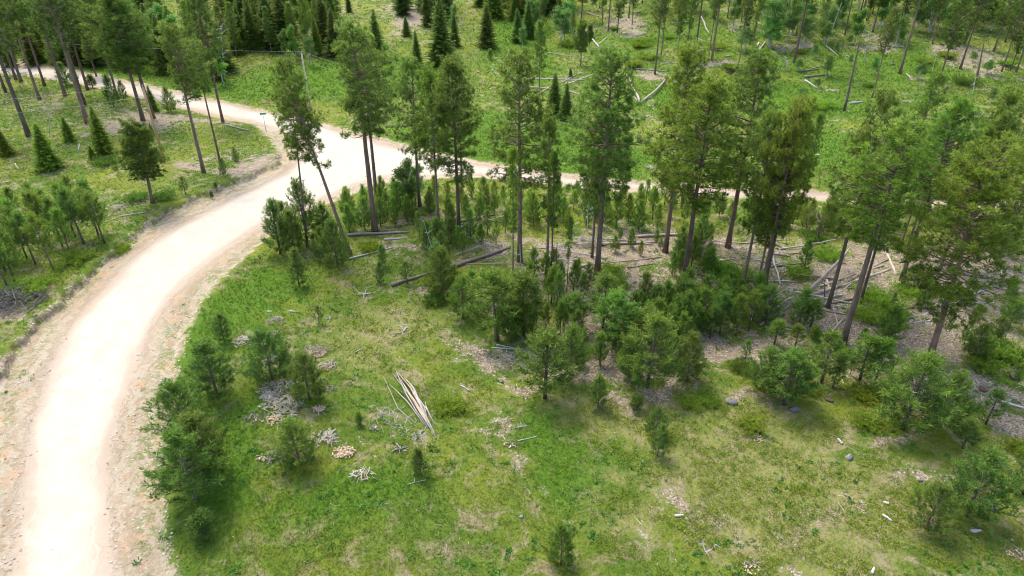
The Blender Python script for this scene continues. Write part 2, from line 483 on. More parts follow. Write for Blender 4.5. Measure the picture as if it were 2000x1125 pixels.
ZONES = {
 'litter': [(1060, 782, 85, 22, .72), (1290, 757, 130, 22, .75), (1230, 700, 200, 40, .8), (1530, 798, 80, 14, .7), (1420, 660, 150, 25, .8), (1000, 700, 90, 35, .8), (1780, 850, 110, 18, .6), (1500, 545, 330, 60, .62), (1760, 610, 280, 100, .72), (1150, 540, 230, 70, .68), (1300, 465, 380, 30, .55), (1880, 520, 150, 60, .85), (70, 690, 30, 22, .62), (25, 745, 30, 30, .62), (125, 630, 35, 20, .65), (200, 562, 40, 18, .6), (270, 490, 35, 14, .5), (350, 420, 40, 10, .5), (-30, 800, 40, 40, .6), (1900, 770, 150, 45, .9), (1620, 640, 170, 50, .75), (1780, 660, 200, 50, .95), (1480, 690, 90, 30, .8), (1230, 590, 60, 60, .85), (1180, 540, 80, 40, .9), (1180, 490, 160, 25, .85),
    (1390, 480, 200, 25, .8), (1620, 520, 160, 40, .85), (1850, 540, 170, 40, .9), (1130, 650, 90, 45, .85), (1000, 715, 80, 40, .75), (1400, 690, 110, 30, .9), (1960, 850, 50, 50, .9), (970, 860, 70, 60, .55),
    (1330, 1015, 130, 30, .62), (800, 570, 50, 22, .65), (260, 240, 120, 28, .8), (380, 235, 90, 14, .7), (400, 322, 50, 22, .7), (470, 330, 45, 18, .8), (90, 200, 100, 25, .5), (20, 640, 60, 45, .8), (120, 610, 60, 25, .5),
    (1200, 55, 70, 25, .75), (1280, 140, 50, 14, .85), (1400, 125, 60, 14, .8), (1450, 60, 60, 22, .55), (1890, 110, 80, 18, .7), (1700, 85, 40, 12, .6), (790, 30, 45, 45, .95), (1950, 135, 50, 14, .75), (1560, 100, 40, 12, .7),
    (1800, 960, 90, 30, .6), (1600, 1000, 120, 40, .55), (820, 440, 120, 30, .5), (1060, 470, 80, 25, .65), (940, 500, 70, 25, .7), (700, 880, 40, 20, .5), (150, 420, 150, 60, .45), (1480, 800, 50, 15, .65),
    (620, 40, 40, 40, .6), (1690, 880, 60, 25, .5), (580, 20, 30, 20, .5), (880, 590, 60, 25, .55), (1340, 640, 160, 40, .7), (780, 470, 60, 20, .6), (1800, 700, 200, 40, .75)],
 'lush': [(1250, 90, 300, 60, .7), (1750, 130, 300, 60, .75), (1500, 200, 400, 50, .85), (1050, 130, 120, 60, .7), (470, 620, 100, 110, .9), (430, 900, 130, 120, .85), (640, 980, 240, 110, .7), (1110, 900, 130, 90, .8), (700, 150, 230, 50, 1), (950, 260, 220, 50, 1), (1150, 310, 400, 30, .95), (1620, 300, 160, 50, .9),
    (450, 170, 160, 25, 1), (1650, 150, 120, 50, .6), (300, 145, 200, 20, .9), (560, 820, 100, 50, .8), (1100, 170, 100, 40, .5), (150, 530, 150, 40, .5), (620, 480, 80, 30, .5), (340, 290, 60, 30, .4), (240, 450, 60, 50, .6), (1000, 60, 80, 50, .8)],
 'cover': [(1500, 950, 330, 130, .95), (760, 650, 170, 70, .75), (1250, 790, 190, 45, .9), (1750, 1060, 260, 70, .9), (300, 330, 120, 40, .5), (1150, 110, 90, 30, .6), (1500, 820, 250, 50, .8), (1480, 540, 80, 25, .9),
    (1340, 110, 60, 20, .6), (1200, 1060, 100, 60, .7), (930, 800, 60, 60, .6), (1400, 430, 300, 20, .5)],
}
_zr = random.Random(5)
for _ in range(70):
    ZONES['litter'].append((_zr.uniform(980, 2050), _zr.uniform(12, 240), _zr.uniform(15, 55), _zr.uniform(4, 12), _zr.uniform(.35, .55)))
for _ in range(40):
    ZONES['litter'].append((_zr.uniform(650, 2050), _zr.uniform(440, 1120), _zr.uniform(12, 45), _zr.uniform(5, 18), _zr.uniform(.4, .62)))
def build_ground():
    ys = [8.0]
    while ys[-1] < 275: ys.append(ys[-1] * 1.0050)
    st = 1.6
    while ys[-1] < 1300: ys.append(ys[-1] + st); st *= 1.09
    st = .8; lo = [8.0 - st]
    while lo[-1] > -260: st *= 1.25; lo.append(lo[-1] - st)
    ys = np.array(lo[::-1] + ys)
    s0 = np.linspace(-1, 1, 681)
    ex = 1 + np.cumsum(.006 * 1.16 ** np.arange(38))
    s = np.concatenate([-ex[::-1], s0, ex])
    wy = 22 + .84 * np.clip(ys, 8, 500)
    X = wy[:, None] * s[None, :]; Y = np.repeat(ys[:, None], len(s), 1)
    P = np.stack([X.ravel(), Y.ravel()], 1)
    z, sd, sr = hgt_sd(P)
    far = (Y.ravel() > 8)
    rr = np.random.default_rng(3)
    z = z + rr.standard_normal(len(z)) * .018 * (sr > .3) * (sr < 59)
    zf = zone_fields(P)
    V = np.column_stack([P, z])
    nr, nc = len(ys), len(s)
    i = (np.arange(nr - 1)[:, None] * nc + np.arange(nc - 1)[None, :]).ravel()
    F = np.stack([i, i + 1, i + nc + 1, i + nc], 1)
    fsd = sd[F].mean(1); fsr = sr[F].mean(1)
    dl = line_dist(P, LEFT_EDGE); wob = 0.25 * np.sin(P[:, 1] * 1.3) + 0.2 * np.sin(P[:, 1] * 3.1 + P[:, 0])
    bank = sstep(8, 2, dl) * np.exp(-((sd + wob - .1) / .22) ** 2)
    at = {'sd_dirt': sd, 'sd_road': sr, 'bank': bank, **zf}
    def part(mask, name, label):
        f = F[mask]; used, inv = np.unique(f, return_inverse=True)
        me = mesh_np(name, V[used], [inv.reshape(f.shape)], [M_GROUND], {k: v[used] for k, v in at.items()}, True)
        tag(link(name, me), label, None, None, 'structure')
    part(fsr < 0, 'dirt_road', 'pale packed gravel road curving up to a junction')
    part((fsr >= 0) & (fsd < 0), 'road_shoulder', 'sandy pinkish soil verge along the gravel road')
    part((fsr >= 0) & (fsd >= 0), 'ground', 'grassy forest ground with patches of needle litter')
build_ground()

def scatter(n, ymin, ymax, r, pw=1.0, xs=(-1, 1)):
    """more points near, fewer far, over the ground in front of the camera"""
    u = r.random(n)
    y = ymin * (ymax / ymin) ** u
    x = (xs[0] + (xs[1] - xs[0]) * r.random(n)) * (6 + .80 * y + 6)
    return np.stack([x, y], 1)

def stuff_mesh(name, label, P, z, sd, sr, zf, mats, build):
    g = Geo(); build(g, P, z)
    V = np.concatenate(g.V)
    k = len(V) // len(P)
    at = {'tint': np.concatenate(g.A), 'tip': np.concatenate(g.B)}
    for q, v in {'sd_dirt': sd, 'sd_road': sr, **zf}.items():
        at[q] = np.repeat(v, k)
    f4 = [f for f in g.F if f.shape[1] == 4]; f3 = [f for f in g.F if f.shape[1] == 3]
    o = link(name, mesh_np(name, V, f3 + f4, mats, at))
    tag(o, label, None, None, 'stuff')
    return o

def rows(P, z, k, r, spread):
    """repeat every point k times in place, point-major"""
    Q = np.repeat(np.column_stack([P, z]), k, 0)
    Q[:, :2] += r.standard_normal((len(Q), 2)) * np.repeat(np.broadcast_to(spread, (len(P),)), k)[:, None]
    return Q

def build_grass():
    r = np.random.default_rng(11)
    P = scatter(300000, 24, 290, r)
    z, sd, sr = hgt_sd(P); zf = zone_fields(P)
    pk = np.sin(P[:, 0] * 1.7 + 3 * np.sin(P[:, 1] * .9)) * .12
    keep = (sd > .25 + r.random(len(P)) * .8) & (zf['litter'] + pk < .35 + r.random(len(P)) * .3) & (r.random(len(P)) > .85 * zf['cover'])
    P, z, sd, sr = P[keep], z[keep], sd[keep], sr[keep]; zf = {k: v[keep] for k, v in zf.items()}
    def b(g, P, z):
        k = 3; n = len(P)
        dist = np.repeat(P[:, 1], k)
        h = (.06 + .09 * r.random(n * k)) * (1 + .8 * np.repeat(zf['lush'], k)) * (1 + dist / 130)
        Q = rows(P, z - .01, k, r, .05)
        D = np.column_stack([r.standard_normal((n * k, 2)) * .8, np.ones(n * k)])
        blades(g, Q, D, h, .014 + .00060 * dist, np.repeat(r.random(n), k) * .7 + r.random(n * k) * .3, r, .35)
    stuff_mesh('grass', 'short green meadow grass on the forest floor', P, z, sd, sr, zf, [M_GRASS], b)
def build_cover():
    r = np.random.default_rng(12)
    P = scatter(160000, 24, 250, r)
    z, sd, sr = hgt_sd(P); zf = zone_fields(P)
    cl = np.sin(P[:, 0] * 1.1 + 2 * np.sin(P[:, 1] * .7)) + np.sin(P[:, 1] * 1.5 + 2 * np.sin(P[:, 0] * .6 + 1)) + .5 * np.sin(P[:, 0] * 3.3) * np.sin(P[:, 1] * 2.9)
    keep = (sd > .6) & (zf['cover'] + .22 * cl + .35 * r.random(len(P)) + .25 * (P[:, 1] > 125) > .78) & (zf['litter'] < .8)
    P, z, sd, sr = P[keep], z[keep], sd[keep], sr[keep]; zf = {k: v[keep] for k, v in zf.items()}
    def b(g, P, z):
        k = 7; n = len(P)
        Q = rows(P, z + .02, k, r, .09)
        Q[:, 2] += r.random(n * k) * .10
        D = np.column_stack([r.standard_normal((n * k, 2)), .3 + .8 * r.random(n * k)])
        dist = np.repeat(P[:, 1], k)
        blades(g, Q, D, .07 + dist * .0009, .045 + dist * .0007, np.repeat(r.random(n), k) * .6 + r.random(n * k) * .4, r, .5)
    stuff_mesh('ground_cover', 'low yellow-green leafy mats over the open ground', P, z, sd, sr, zf, [M_COVER], b)
def build_forbs():
    r = np.random.default_rng(13)
    P = scatter(9000, 24, 140, r)
    z, sd, sr = hgt_sd(P); zf = zone_fields(P)
    cl = np.sin(P[:, 0] * .5 + 2 * np.sin(P[:, 1] * .33)) + np.sin(P[:, 1] * .6 + 2 * np.sin(P[:, 0] * .4))
    shoulder = (sd < .2) & (sd > -2.6) & (sr > .6) & (cl > .9) & (r.random(len(P)) < .5)
    keep = ((sd > .3) & (cl + r.random(len(P)) * 1.2 > .9) & (r.random(len(P)) < .8)) | shoulder
    P, z, sd, sr = P[keep], z[keep], sd[keep], sr[keep]; zf = {k: v[keep] for k, v in zf.items()}
    def b(g, P, z):
        k = 12; n = len(P)
        Q = rows(P, z + .02, k, r, .05 + .14 * r.random(n) ** 2)
        D = np.column_stack([r.standard_normal((n * k, 2)), .2 + r.random(n * k)])
        sz = np.repeat(.09 + .16 * r.random(n), k)
        blades(g, Q, D, sz, sz * .45, np.repeat(r.random(n), k) * .6 + r.random(n * k) * .4, r, .55)
    stuff_mesh('weeds', 'broad-leaved green weeds dotted over meadow and verge', P, z, sd, sr, zf, [M_FORB], b)
def build_litter():
    r = np.random.default_rng(14)
    P = scatter(60000, 26, 190, r)
    z, sd, sr = hgt_sd(P); zf = zone_fields(P)
    keep = (sd > .3) & ((zf['litter'] > .35 + .4 * r.random(len(P))) | (r.random(len(P)) < .02))
    P, z, sd, sr = P[keep], z[keep], sd[keep], sr[keep]; zf = {k: v[keep] for k, v in zf.items()}
    def b(g, P, z):
        n = len(P); a = r.random(n) * np.pi
        D = np.column_stack([np.cos(a), np.sin(a), r.normal(0, .12, n)])
        L = .06 + .7 * r.random(n) ** 7 + .09 * r.random(n)
        W = .015 + .035 * r.random(n)
        S = np.column_stack([-np.sin(a), np.cos(a), r.normal(0, .25, n)])
        Q = np.column_stack([P, z + .035])
        A = Q - D * L[:, None] / 2; B = Q + D * L[:, None] / 2; S = S * W[:, None] / 2
        up = np.array([0, 0, .02])
        V = np.stack([A - S - up, A + S - up, B + S - up, B - S - up, A + up, B + up], 1).reshape(-1, 3)
        o = np.arange(n)[:, None] * 6
        F = np.concatenate([o + [0, 4, 5, 3], o + [4, 1, 2, 5]])
        g.add(V, F, np.repeat(r.random(n), 6), .5)
    stuff_mesh('wood_litter', 'pale twigs, bark and wood chips strewn on the needle litter', P, z, sd, sr, zf, [M_CHIP], b)
def build_gravel():
    r = np.random.default_rng(15)
    P = scatter(30000, 26, 110, r, xs=(-1, .3))
    z, sd, sr = hgt_sd(P); zf = zone_fields(P)
    keep = (sd < .5) & ((sr > -.6) | (r.random(len(P)) < .03)) & (r.random(len(P)) < .7)
    P, z, sd, sr = P[keep], z[keep], sd[keep], sr[keep]; zf = {k: v[keep] for k, v in zf.items()}
    def b(g, P, z):
        n = len(P); s = .02 + .07 * r.random(n) ** 4 + .02 * r.random(n)
        o8 = np.array([[1, 0, 0], [0, 1, 0], [-1, 0, 0], [0, -1, 0], [0, 0, .7], [0, 0, -.5]], float)
        V = (np.column_stack([P, z + .01])[:, None, :] + o8[None] * s[:, None, None] * (1 + .3 * r.standard_normal((n, 6, 1)))).reshape(-1, 3)
        f = np.array([[0, 1, 4], [1, 2, 4], [2, 3, 4], [3, 0, 4], [1, 0, 5], [2, 1, 5], [3, 2, 5], [0, 3, 5]])
        F = (np.arange(n)[:, None, None] * 6 + f[None]).reshape(-1, 3)
        g.add(V, F, np.repeat(r.random(n), 6), .5)
    stuff_mesh('gravel', 'loose stones on the sandy verge', P, z, sd, sr, zf, [M_CHIP2], b)
s_ = NT('wood_chips'); t_ = s_.attr('tint')
M_CHIP = s_.surface(s_.mix(s_.ramp(t_, .05, .5), (.13, .09, .065), s_.mix(s_.ramp(t_, .55, .98), (.34, .27, .20), (.50, .46, .40))), .9, .1)
s_ = NT('stones'); t_ = s_.attr('tint')
M_CHIP2 = s_.surface(s_.mix(s_.ramp(t_, .1, .9), (.36, .26, .18), (.66, .60, .52)), .9, .1)
build_grass(); build_cover(); build_forbs(); build_litter(); build_gravel()

# ---------------------------------------------------------------- plant builders (nominal sizes in metres)
PROTO = {}
def ponderosa(seed, cb, Rm, H=20.0, dens=1.0, blade=22, dead=0.5, lump=.35, tr_r=.23):
    r = np.random.default_rng(seed)
    tr, cr = Geo(), Geo()
    k = 12
    zz = np.linspace(0, 1, k)
    bend = np.cumsum(r.normal(0, .035, (k, 2)), 0) * (zz[:, None])
    pts = np.column_stack([bend[:, 0], bend[:, 1], zz * H * .985]); pts[0, 2] = -.3
    rad = tr_r * (1 - zz) ** .8 + .03; rad[0] *= 1.35
    tube(tr, pts, rad, 8)
    def axis(z):
        return np.array([np.interp(z, pts[:, 2], pts[:, 0]), np.interp(z, pts[:, 2], pts[:, 1]), z])
    # lumps make the crown uneven: some sectors full, some open
    nl = 7
    la, lz, ls = r.random(nl) * 6.28, r.random(nl), r.normal(0, lump, nl)
    z = cb * H
    P, D, T = [], [], []
    while z < H * .985:
        t = (z / H - cb) / (1 - cb)
        shape = (.62 + 1.3 * t) if t < .3 else 1.01 - .68 * ((t - .3) / .7) ** 1.9
        nb = r.integers(2, 5) if t < .85 else 5
        for _ in range(nb):
            a = r.random() * 6.28
            lm = sum(s_ * math.exp(-(((a - q + 3.14) % 6.28 - 3.14) ** 2) / .8 - ((t - w_) ** 2) / .05) for q, w_, s_ in zip(la, lz, ls))
            L = Rm * shape * (1 + lm) * r.uniform(.62, 1.12)
            if t < .25 and r.random() < .3: L *= .35
            if L < .3: continue
            el = R(-8 + 50 * t ** 1.2 + r.normal(0, 9))
            o = axis(z)
            hd = np.array([math.cos(a), math.sin(a), 0])
            ns = 5
            s = np.linspace(0, 1, ns)
            bp = o + np.outer(s * L * math.cos(el), hd) + np.outer(L * (s * math.sin(el) + .18 * s ** 2), [0, 0, 1])
            bp[1:-1] += r.normal(0, .04 * L ** .5, (ns - 2, 3))
            tube(tr, bp, np.linspace(.012 + .018 * L, .01, ns), 4, cap=False)
            nt = max(3, int(L * 3.7 * dens))
            side = np.cross(hd, [0, 0, 1])
            for q in range(nt):
                f = 1 - .68 * r.random() ** 1.3
                f = max(f, .22)
                c = np.array([np.interp(f, s, bp[:, j]) for j in range(3)])
                lat = r.normal(0, .30 * L * (1.15 - f) + .10)
                c = c + side * lat + np.array([0, 0, r.normal(.05, .13)])
                dd = hd * .7 + side * np.sign(lat) * .4 + np.array([0, 0, .75]) + r.normal(0, .2, 3)
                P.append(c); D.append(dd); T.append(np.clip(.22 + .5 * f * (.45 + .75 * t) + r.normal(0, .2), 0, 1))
        z += r.uniform(.18, .42) * (H / 20)
    # leader
    for q in range(10):
        P.append(axis(H * .985) + np.array([r.normal(0, .12), r.normal(0, .12), -q * .12 + .1])); D.append(np.array([r.normal(0, .4), r.normal(0, .4), 1])); T.append(.8)
    P, D, T = np.array(P), np.array(D), np.array(T)
    D /= np.linalg.norm(D, axis=1, keepdims=True)
    n = len(P)
    Pb = np.repeat(P, blade, 0); Db = r.standard_normal((n * blade, 3)); Db /= np.linalg.norm(Db, axis=1, keepdims=True); Db = Db + np.repeat(D, blade, 0) * .75
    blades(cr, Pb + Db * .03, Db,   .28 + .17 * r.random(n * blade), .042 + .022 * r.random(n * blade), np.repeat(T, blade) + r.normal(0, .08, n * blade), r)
    # bare dead stubs below the crown
    for q in range(int(9 * dead * 3)):
        z = r.uniform(.12, cb + .08) * H; a = r.random() * 6.28; L = r.uniform(.3, 1.3)
        o = axis(z); e = o + L * np.array([math.cos(a), math.sin(a), r.uniform(-.25, .2)])
        tube(tr, [o, (o + e) / 2 + r.normal(0, .04, 3), e], [.025, .018, .008], 3, cap=False)
    return H, tr.mesh('trunk', [M_BARK], True), cr.mesh('crown', [M_PINE])

def youngpine(seed, H=4.0, cb=.08, Rf=.30, blade=34, sparse=1.0, bare=False):
    r = np.random.default_rng(seed)
    tr, cr = Geo(), Geo()
    zz = np.linspace(0, 1, 6)
    bend = np.cumsum(r.normal(0, .02, (6, 2)), 0)
    pts = np.column_stack([bend * zz[:, None], zz * H * .95]); pts[0, 2] = -.1
    tube(tr, pts, .055 * (1 - zz) + .014, 6)
    def axis(z): return np.array([np.interp(z, pts[:, 2], pts[:, 0]), np.interp(z, pts[:, 2], pts[:, 1]), z])
    P, D, T = [], [], []
    z = max(cb * H, .15)
    while z < H * .95:
        t = (z / H - cb) / (1 - cb)
        prof = min(1, .6 + 2.0 * t) * (1 - t) ** .8 + .07
        nb = r.integers(4, 7) if sparse >= 1 else r.integers(3, 5)
        a0 = r.random() * 6.28
        for b in range(nb):
            a = a0 + b * 6.28 / nb + r.normal(0, .25)
            L = Rf * H * prof * r.uniform(.65, 1.18)
            el = R(10 + 42 * t + r.normal(0, 8))
            o = axis(z); hd = np.array([math.cos(a), math.sin(a), 0]); side = np.cross(hd, [0, 0, 1])
            s = np.linspace(0, 1, 4)
            bp = o + np.outer(s * L * math.cos(el), hd) + np.outer(L * (s * math.sin(el) + .25 * s ** 2), [0, 0, 1])
            tube(tr, bp, np.linspace(.018, .006, 4), 3, cap=False)
            nt = max(2, int(L * 5.6 * sparse))
            for q in range(nt):
                f = 1 - .75 * (q / nt) ** 1.1
                c = np.array([np.interp(f, s, bp[:, j]) for j in range(3)])
                lat = 0 if q == 0 else r.normal(0, .16 * L * (1.3 - f) + .05)
                c = c + side * lat + np.array([0, 0, r.normal(.03, .05)])
                P.append(c); D.append(hd * .5 + side * np.sign(lat) * .3 + np.array([0, 0, 1.1]) + r.normal(0, .12, 3))
                T.append(np.clip(.22 + .5 * f * (.5 + .6 * t) + r.normal(0, .2), 0, 1))
        z += r.uniform(.24, .38) * (H / 4)
    for q in range(7):
        P.append(axis(H * .95) + np.array([0, 0, .22 - .12 * q])); D.append(np.array([r.normal(0, .15), r.normal(0, .15), 1])); T.append(.85)
    P, D, T = np.array(P), np.array(D), np.array(T)
    D /= np.linalg.norm(D, axis=1, keepdims=True); n = len(P)
    # needles clothe the last stretch of each shoot
    sh = r.random((n * blade, 1)) * .42
    Pb = np.repeat(P, blade, 0) + np.repeat(D, blade, 0) * (sh - .14)
    Db = np.repeat(D, blade, 0) * .75 + r.standard_normal((n * blade, 3)) * .55
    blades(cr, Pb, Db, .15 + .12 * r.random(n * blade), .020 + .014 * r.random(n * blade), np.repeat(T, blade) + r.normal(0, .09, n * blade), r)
    return H, tr.mesh('trunk', [M_TWIG], True), cr.mesh('crown', [M_YOUNG])

def spruce(seed, H=12.0, Rf=.19, dens=1.0):
    r = np.random.default_rng(seed)
    tr, cr = Geo(), Geo()
    tube(tr, [(0, 0, -.2), (0, .02, H * .5), (.03, 0, H * .98)], [.17, .10, .015], 7)
    z = H * .04; P, D, L_, W_, T = [], [], [], [], []
    while z < H * .97:
        t = z / H
        nb = 9 if t < .7 else 6
        a0 = r.random() * 6.28
        for b in range(nb):
            a = a0 + b * 6.28 / nb + r.normal(0, .2)
            L = Rf * H * (1 - t) ** .85 * r.uniform(.55, 1.15) + .12
            dr = R(-16 + 30 * t + r.normal(0, 5))
            hd = np.array([math.cos(a), math.sin(a), 0]); side = np.cross(hd, [0, 0, 1]); o = np.array([0, 0, z])
            nt = max(4, int(L * 11 * dens))
            for q in range(nt):
                f = (q + r.random()) / nt
                c = o + hd * L * f * math.cos(dr) + np.array([0, 0, 1]) * (L * f * math.sin(dr) + .12 * L * f * f)
                sg = 1 if q % 2 else -1
                wl = .32 * L * (1 - f) + .14
                for v in range(3):
                    P.append(c + r.normal(0, .03, 3)); D.append(hd * .7 + side * sg * r.uniform(.1, 1.1) + np.array([0, 0, r.uniform(-.5, .25)]))
                    L_.append(wl * r.uniform(.7, 1.3)); W_.append(.07 + .09 * r.random()); T.append(np.clip(.15 + .55 * f + r.normal(0, .14), 0, 1))
        z += r.uniform(.22, .36) * (H / 12) * (1.15 - .45 * t)
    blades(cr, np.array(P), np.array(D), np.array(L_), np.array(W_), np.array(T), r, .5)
    blades(cr, np.tile([0, 0, H * .95], (14, 1)) + r.normal(0, .03, (14, 3)), np.column_stack([r.normal(0, .35, (14, 2)), np.ones(14)]), .45, .06, .7, r)
    return H, tr.mesh('trunk', [M_BARK], True), cr.mesh('crown', [M_SPRUCE])

def broadleaf(seed, H=7.0, Rf=.2, stems=3, leaves=5200):
    r = np.random.default_rng(seed)
    tr, cr = Geo(), Geo()
    P = []
    for s in range(stems):
        a = r.random() * 6.28; ln = r.uniform(.02, .10) * H; h = H * r.uniform(.72, 1.0)
        pts = np.array([[0.12 * math.cos(a), 0.12 * math.sin(a), -.1], [ln * .35 * math.cos(a), ln * .35 * math.sin(a), h * .35], [ln * math.cos(a), ln * math.sin(a), h * .7], [ln * 1.4 * math.cos(a), ln * 1.4 * math.sin(a), h * .97]])
        tube(tr, pts, [.045, .035, .022, .008], 6, cap=False)
        for b in range(14):
            f = r.uniform(.25, .96); o = np.array([np.interp(f, [0, .35, .7, 1], pts[:, j]) for j in range(3)])
            aa = r.random() * 6.28; L = Rf * H * (1.15 - f) * r.uniform(.6, 1.2)
            e = o + L * np.array([math.cos(aa), math.sin(aa), r.uniform(.3, .9)])
            tube(tr, [o, (o + e) / 2, e], [.018, .012, .005], 3, cap=False)
            for c in range(5): P.append(o + (e - o) * r.uniform(.4, 1.1) + r.normal(0, .05, 3))
    P = np.array(P); k = max(4, leaves // len(P)); n = len(P) * k
    T = np.repeat(np.clip(r.normal(.5, .2, len(P)), 0, 1), k) + r.normal(0, .12, n)
    Q = np.repeat(P, k, 0) + r.normal(0, .17 * (H / 7), (n, 3))
    blades(cr, Q, r.standard_normal((n, 3)) + [0, 0, .2], .12 + .07 * r.random(n), .09 + .05 * r.random(n), T, r, .5)
    return H, tr.mesh('trunk', [M_PALE], True), cr.mesh('crown', [M_LEAF])

def juniper(seed, Rr=1.4):
    r = np.random.default_rng(seed)
    cr, tr = Geo(), Geo()
    P, D, T = [], [], []
    for i in range(26):
        a = r.random() * 6.28; L = Rr * r.uniform(.35, 1.05)
        e = np.array([math.cos(a) * L, math.sin(a) * L, r.uniform(.15, .5)])
        tube(tr, [(0, 0, 0), e * .5 + [0, 0, .12], e], [.025, .015, .006], 3, cap=False)
        for q in range(22):
            f = r.uniform(.25, 1.05); sp = .16 + .1 * L
            P.append(e * f + r.normal(0, 1, 3) * [sp, sp, .07] + [0, 0, .08]); D.append(np.array([math.cos(a) * .6, math.sin(a) * .6, .8]) + r.normal(0, .3, 3)); T.append(np.clip(r.normal(.35 + .25 * f, .16), 0, 1))
    P, D, T = np.array(P), np.array(D), np.array(T); P[:, 2] = np.maximum(P[:, 2], .04); k = 8; n = len(P) * k
    blades(cr, np.repeat(P, k, 0) + r.normal(0, .04, (n, 3)), np.repeat(D, k, 0) + r.standard_normal((n, 3)) * .5, .13 + .1 * r.random(n), .035 + .02 * r.random(n), np.repeat(T, k), r)
    return 1.0, tr.mesh('stem', [M_TWIG], True), cr.mesh('foliage', [M_JUN])

BUILD = {
 'A': lambda: ponderosa(1, .36, 3.9), 'A2': lambda: ponderosa(2, .34, 3.6), 'B': lambda: ponderosa(3, .40, 3.5), 'B2': lambda: ponderosa(4, .40, 3.5, dens=.85),
 'C': lambda: ponderosa(5, .52, 3.1), 'C2': lambda: ponderosa(6, .50, 3.2, dens=.9), 'T': lambda: ponderosa(7, .48, 1.3, dens=.8, tr_r=.13), 'T2': lambda: ponderosa(8, .40, 1.5, dens=.75, tr_r=.15),
 'N': lambda: ponderosa(9, .28, 2.4, tr_r=.18), 'N2': lambda: ponderosa(10, .32, 2.5, tr_r=.18), 'U': lambda: ponderosa(11, .62, 2.8, tr_r=.19), 'F': lambda: ponderosa(12, .27, 4.2, dens=1.15), 'M': lambda: ponderosa(14, .34, 2.3, H=9, dens=1.2, tr_r=.16),
 'y1': lambda: youngpine(21, Rf=.27), 'y2': lambda: youngpine(22, Rf=.31), 'y3': lambda: youngpine(23, Rf=.24), 'y4': lambda: youngpine(24, Rf=.38, cb=.04), 'y5': lambda: youngpine(29, Rf=.31, cb=.14),
 's1': lambda: youngpine(25, cb=.30, Rf=.20), 's2': lambda: youngpine(26, cb=.38, Rf=.21), 's3': lambda: youngpine(27, cb=.22, Rf=.19, sparse=.8), 's4': lambda: youngpine(28, cb=.26, Rf=.24),
 'z1': lambda: youngpine(31, H=1.8, Rf=.30, sparse=.9), 'z2': lambda: youngpine(32, H=1.8, Rf=.36, cb=.15),
 'c1': lambda: spruce(41, Rf=.23), 'c2': lambda: spruce(42, Rf=.27), 'c3': lambda: spruce(43, Rf=.19), 'c4': lambda: spruce(44, Rf=.31),
 'd1': lambda: broadleaf(51), 'd2': lambda: broadleaf(52, Rf=.26, stems=4), 'd3': lambda: broadleaf(53, Rf=.15, stems=2, leaves=2600), 'd4': lambda: broadleaf(54, Rf=.32, stems=5, leaves=6500),
 'j1': lambda: juniper(61), 'j2': lambda: juniper(62, 1.1), 'j3': lambda: juniper(63, 1.7),
}
KIND = {'p': ('tall_pine', 'pine tree'), 'y': ('young_pine', 'young pine'), 's': ('sapling_pine', 'young pine'), 'z': ('seedling_pine', 'pine seedling'), 'c': ('spruce_tree', 'spruce tree'), 'd': ('leafy_sapling', 'leafy sapling'), 'j': ('juniper_shrub', 'shrub')}
def proto(v):
    if v not in PROTO: PROTO[v] = BUILD[v]()
    return PROTO[v]
def place(var, x, y, h, wide, label, group=None, lean=0.0, rot=None, col=None, kind=None):
    H, trm, crm = proto(var)
    k = kind or (var[0] if var[0] in KIND else 'p')
    nm, cat = KIND[k]
    e = bpy.data.objects.new(nm, None); COL.objects.link(e)
    e.empty_display_size = .3
    e.location = (x, y, hz(x, y) - .02)
    s = h / H
    rz = random.random() * 6.28 if rot is None else rot
    m = Matrix.Rotation(lean, 4, 'Y') @ Matrix.Rotation(rz, 4, 'Z')
    e.rotation_euler = m.to_euler()
    e.scale = (s * wide, s * wide, s)
    tag(e, label, cat, group)
    a = link('foliage' if k == 'j' else 'crown', crm, e)
    b = link('stem' if k == 'j' else 'trunk', trm, e)
    if col: a.color = (*col, 1)
    if k != 'd':
        q = random.uniform(.75, 1.25); b.color = (q * random.uniform(1, 1.2), q, q * .95, 1)
    return e
def tree_px(var, bu, bv, tu, tv, wide, label, group=None, col=None, kind=None):
    x, y = gp(bu, bv); z = float(base_h(x, y))
    tx, tz = top_at(y, tu if tu is not None else bu, tv)
    lean = 0.0
    if tu is not None: lean = math.atan2(tx - x, tz - z)
    h = (tz - z) / max(math.cos(lean), .5)
    return place(var, x, y, h, wide / 1.0, label, group, lean, col=col, kind=kind)
